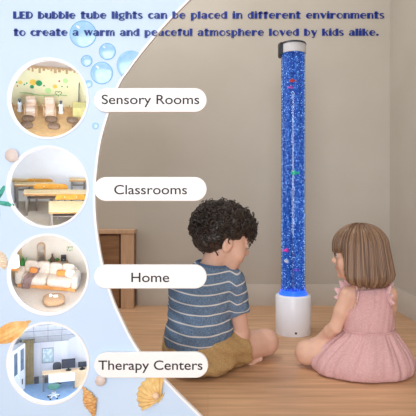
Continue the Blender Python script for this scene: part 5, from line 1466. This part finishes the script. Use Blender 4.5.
# dress: gathered skirt
rings = [(.139, .503, 1.629, .0795, .0630, 0), (.130, .503, 1.629, .081, .0645, .0012), (.122, .502, 1.629, .087, .071, .0032), (.105, .498, 1.632, .103, .086, .0045), (.085, .494, 1.636, .122, .103, .0055),
         (.062, .490, 1.640, .140, .118, .0065), (.040, .487, 1.642, .152, .127, .007), (.022, .486, 1.643, .155, .129, .0065), (.009, .486, 1.643, .151, .126, .005), (.0025, .487, 1.643, .144, .119, .003),
         (.0035, .487, 1.643, .128, .105, .001)]
n = 220; rgp = np.random.RandomState(4); phs = rgp.uniform(0, 6.28, 5); mb = MB(); vs = []
sp_ = [spline([Vector(r[:3]) for r in rings], 3), spline([Vector(r[3:6]) for r in rings], 3)]
for c_, q_ in zip(sp_[0], sp_[1]):
    for j in range(n):
        a = 2 * PI * j / n; t = (.139 - c_.x) / .13
        pl = (.8 * math.sin(19 * a + phs[0] + 2.6 * math.sin(3 * a + 1.2 * t) + .8 * t) * (1 - .45 * t) + .5 * math.sin(37 * a + phs[1] + 2 * t + 2 * math.sin(2 * a)) * (1 - .6 * t) + .7 * math.sin(7 * a + phs[2] + 1.6 * t) * t + .4 * math.sin(12 * a - 2.5 * t + phs[4])) * q_.z * 1.0 * (.75 + .45 * math.sin(2.0 * a + phs[3]) * math.sin(5 * a))
        ex = 1 + .03 * math.cos(2 * a + .6) * t
        vs.append(Vector((c_.y + (q_.x * ex + pl) * math.cos(a), c_.z + (q_.y * ex + pl) * math.sin(a), max(c_.x + .002 * math.sin(11 * a) * (t > .2) * (t < .85), .0018))))
L = len(sp_[0])
mb.add(vs, [(i * n + j, i * n + (j + 1) % n, (i + 1) * n + (j + 1) % n, (i + 1) * n + j) for i in range(L - 1) for j in range(n)])
mb.build('skirt', pinkm, girl, sharp=0)
wb = MB().tube([Vector((.503 + .0805 * math.cos(a), 1.629 + .064 * math.sin(a), .136)) for a in [2 * PI * i / 60 for i in range(60)]], .0028, 6, closed=True)
wb.build('waist_seam', pinkm, girl, sharp=0)
# ruffled armholes
def ruffle(c, nrm, r, flare, seed):
    nrm = Vector(nrm).normalized(); u = (Vector((0, 0, 1)) - nrm * nrm.z).normalized(); v = nrm.cross(u)
    m = 150; vs = []; rr = random.Random(seed); ph = rr.uniform(0, 6)
    prof = [(0.0, 0.0), (.35, .5), (.7, .9), (1.0, 1.0)]
    for side in (0, 1):
        for s_, w_ in prof:
            for i in range(m + 1):
                a = R(-125 + 250 * i / m); e = math.sin(PI * i / m) ** .45
                wav = math.sin(i / m * 2 * PI * 9 + ph) * .0064 * s_ + math.sin(i / m * 2 * PI * 5 + ph) * .002 * s_
                rad = r + flare * .55 * w_ * e + wav
                out = flare * s_ * e * .8 + .6 * wav
                p = Vector(c) + (u * math.cos(a) + v * math.sin(a)) * (rad + side * .0014) + nrm * out
                vs.append(p)
    w = m + 1; k = len(prof) * w; fs = []
    for i in range(len(prof) - 1):
        for j in range(m):
            q = (i * w + j, i * w + j + 1, (i + 1) * w + j + 1, (i + 1) * w + j); fs += [q, tuple(x + k for x in reversed(q))]
    for j in range(m):
        q = (len(prof) - 1) * w + j; fs.append((q, q + 1, q + 1 + k, q + k))
    return MB().add(vs, fs)
ruffle((.440, 1.611, .234), (-1, -.42, .42), .039, .030, 1).build('ruffle', rufm, girl, sharp=0)
ruffle((.562, 1.616, .236), (1, -.42, .42), .039, .030, 2).build('ruffle', rufm, girl, sharp=0)
# bob hair: grooved shell following the skull, bangs over the brow
def hair_shell():
    NT, NP = 360, 34; vs = []; col = []
    rgh = np.random.RandomState(8); ph = rgh.uniform(0, 6.28, 8); fq = (23, 41, 67, 97, 131, 13, 7, 53)
    def pos(th, t, lift=0.0):
        """th = 0 at the face; t runs from the crown to the tips"""
        d = abs((th + PI) % (2 * PI) - PI)
        fr = 1 / (1 + math.exp((d - R(57)) / R(1.5)))             # 1 over the face
        fq_ = 1 / (1 + math.exp((d - R(66)) / R(9)))
        zend = -.116 + .012 * math.cos(d) + fr * (.118 - .012 * math.cos(d))
        tot = .088 + (.02 - zend) * 1.0
        s_ = t * (.125 + (.022 - zend))
        if s_ < .125:
            f = s_ / .125 * PI / 2; z = .022 + .084 * math.cos(f); k = math.sin(f)
        else:
            z = .022 - (s_ - .125); k = 1.0
        back = .5 - .5 * math.cos(d)
        fl = max(0, .022 - z)
        ax_ = .083 + .18 * fl * (1 - fr) * (1 if fl < .09 else 1) ; by = (.100 + .165 * fl * back - .02 * fq_ * 0)
        if fl > .100: q = (fl - .100) / .04; ax_ -= .45 * q * q * .04; by -= .7 * q * q * .04
        yo = -.010
        x = math.sin(th) * ax_ * k; y = yo + math.cos(th) * by * k
        rad = Vector((math.sin(th), math.cos(th), 0.0))
        nrm = Vector((rad.x * k, rad.y * k, max(0, 1 - k))).normalized() if k < 1 else rad
        return Vector((x, y, z)) + nrm * lift
    for i in range(NP + 1):
        t = i / NP
        for j in range(NT):
            th = 2 * PI * j / NT
            g = sum(math.sin(f * th + p + 1.2 * t * math.sin(p * 3)) / (1 + .3 * k) for k, (f, p) in enumerate(zip(fq, ph)))
            p = pos(th, t, .0011 * g * min(1, t * 3))
            p.z += (-.0045 * math.sin(17 * th + ph[2]) * math.sin(5 * th)) * max(0, t - .8) * 5 - .0035 * math.sin(31 * th + ph[0]) * max(0, t - .8) * 5 * .5
            vs.append(HG.W(p)); col.append(g)
    fs = [(i * NT + j, i * NT + (j + 1) % NT, (i + 1) * NT + (j + 1) % NT, (i + 1) * NT + j) for i in range(NP) for j in range(NT)]
    return vs, fs, col, pos
vs, fs, col, hpos = hair_shell()
def hair_mat():
    m, nt, b = new_mat('brown_bob')
    a = N(nt, 'ShaderNodeAttribute'); a.attribute_name = 'strand'
    cr = N(nt, 'ShaderNodeValToRGB'); cr.color_ramp.elements[0].position = .1; cr.color_ramp.elements[1].position = .9
    cr.color_ramp.elements[0].color = lin((106, 79, 60)); cr.color_ramp.elements[1].color = lin((158, 126, 100))
    nt.links.new(a.outputs['Fac'], cr.inputs['Fac']); nt.links.new(cr.outputs['Color'], b.inputs['Base Color'])
    b.inputs['Roughness'].default_value = .42; b.inputs['Specular IOR Level'].default_value = .5
    b.inputs['Anisotropic'].default_value = .5
    return m
hm = hair_mat()
me = bpy.data.meshes.new('h'); me.from_pydata([tuple(p) for p in vs], [], fs)
set_attr(me, 'strand', np.clip(.5 + np.array(col) * .17, 0, 1))
ho = link_mesh('hair', me, hm, girl, sharp=0)
so_ = ho.modifiers.new('Thick', 'SOLIDIFY'); so_.thickness = .004; so_.offset = -1 if False else 1; so_.use_even_offset = False
so_.offset = -1
rg = random.Random(5); mb = MB(); att = []
for k in range(420):
    th = rg.uniform(0, 2 * PI); t0 = rg.uniform(.02, .4); t1 = rg.uniform(.93, 1.015); lift = rg.uniform(.0005, .0032); w0 = rg.uniform(-.05, .05)
    m_ = 12; pth = [HG.W(hpos(th + w0 * (i / (m_ - 1)) ** 2, t0 + (t1 - t0) * i / (m_ - 1), lift)) for i in range(m_)]
    wd = rg.uniform(.0008, .0016)
    b4 = len(mb.v); mb.tube(pth, [wd * (.5 + .5 * math.sin(PI * min(1, .15 + i / (m_ - 1) * .8))) for i in range(m_)], 5)
    att += [rg.uniform(0, 1)] * (len(mb.v) - b4)
me = bpy.data.meshes.new('h'); me.from_pydata([tuple(p) for p in mb.v], [], mb.f); set_attr(me, 'strand', np.array(att))
link_mesh('strands', me, hm, girl, sharp=0)
HG.eyes(girl, (72, 52, 40), mat('brown_lash', (70, 50, 40), rough=.6))
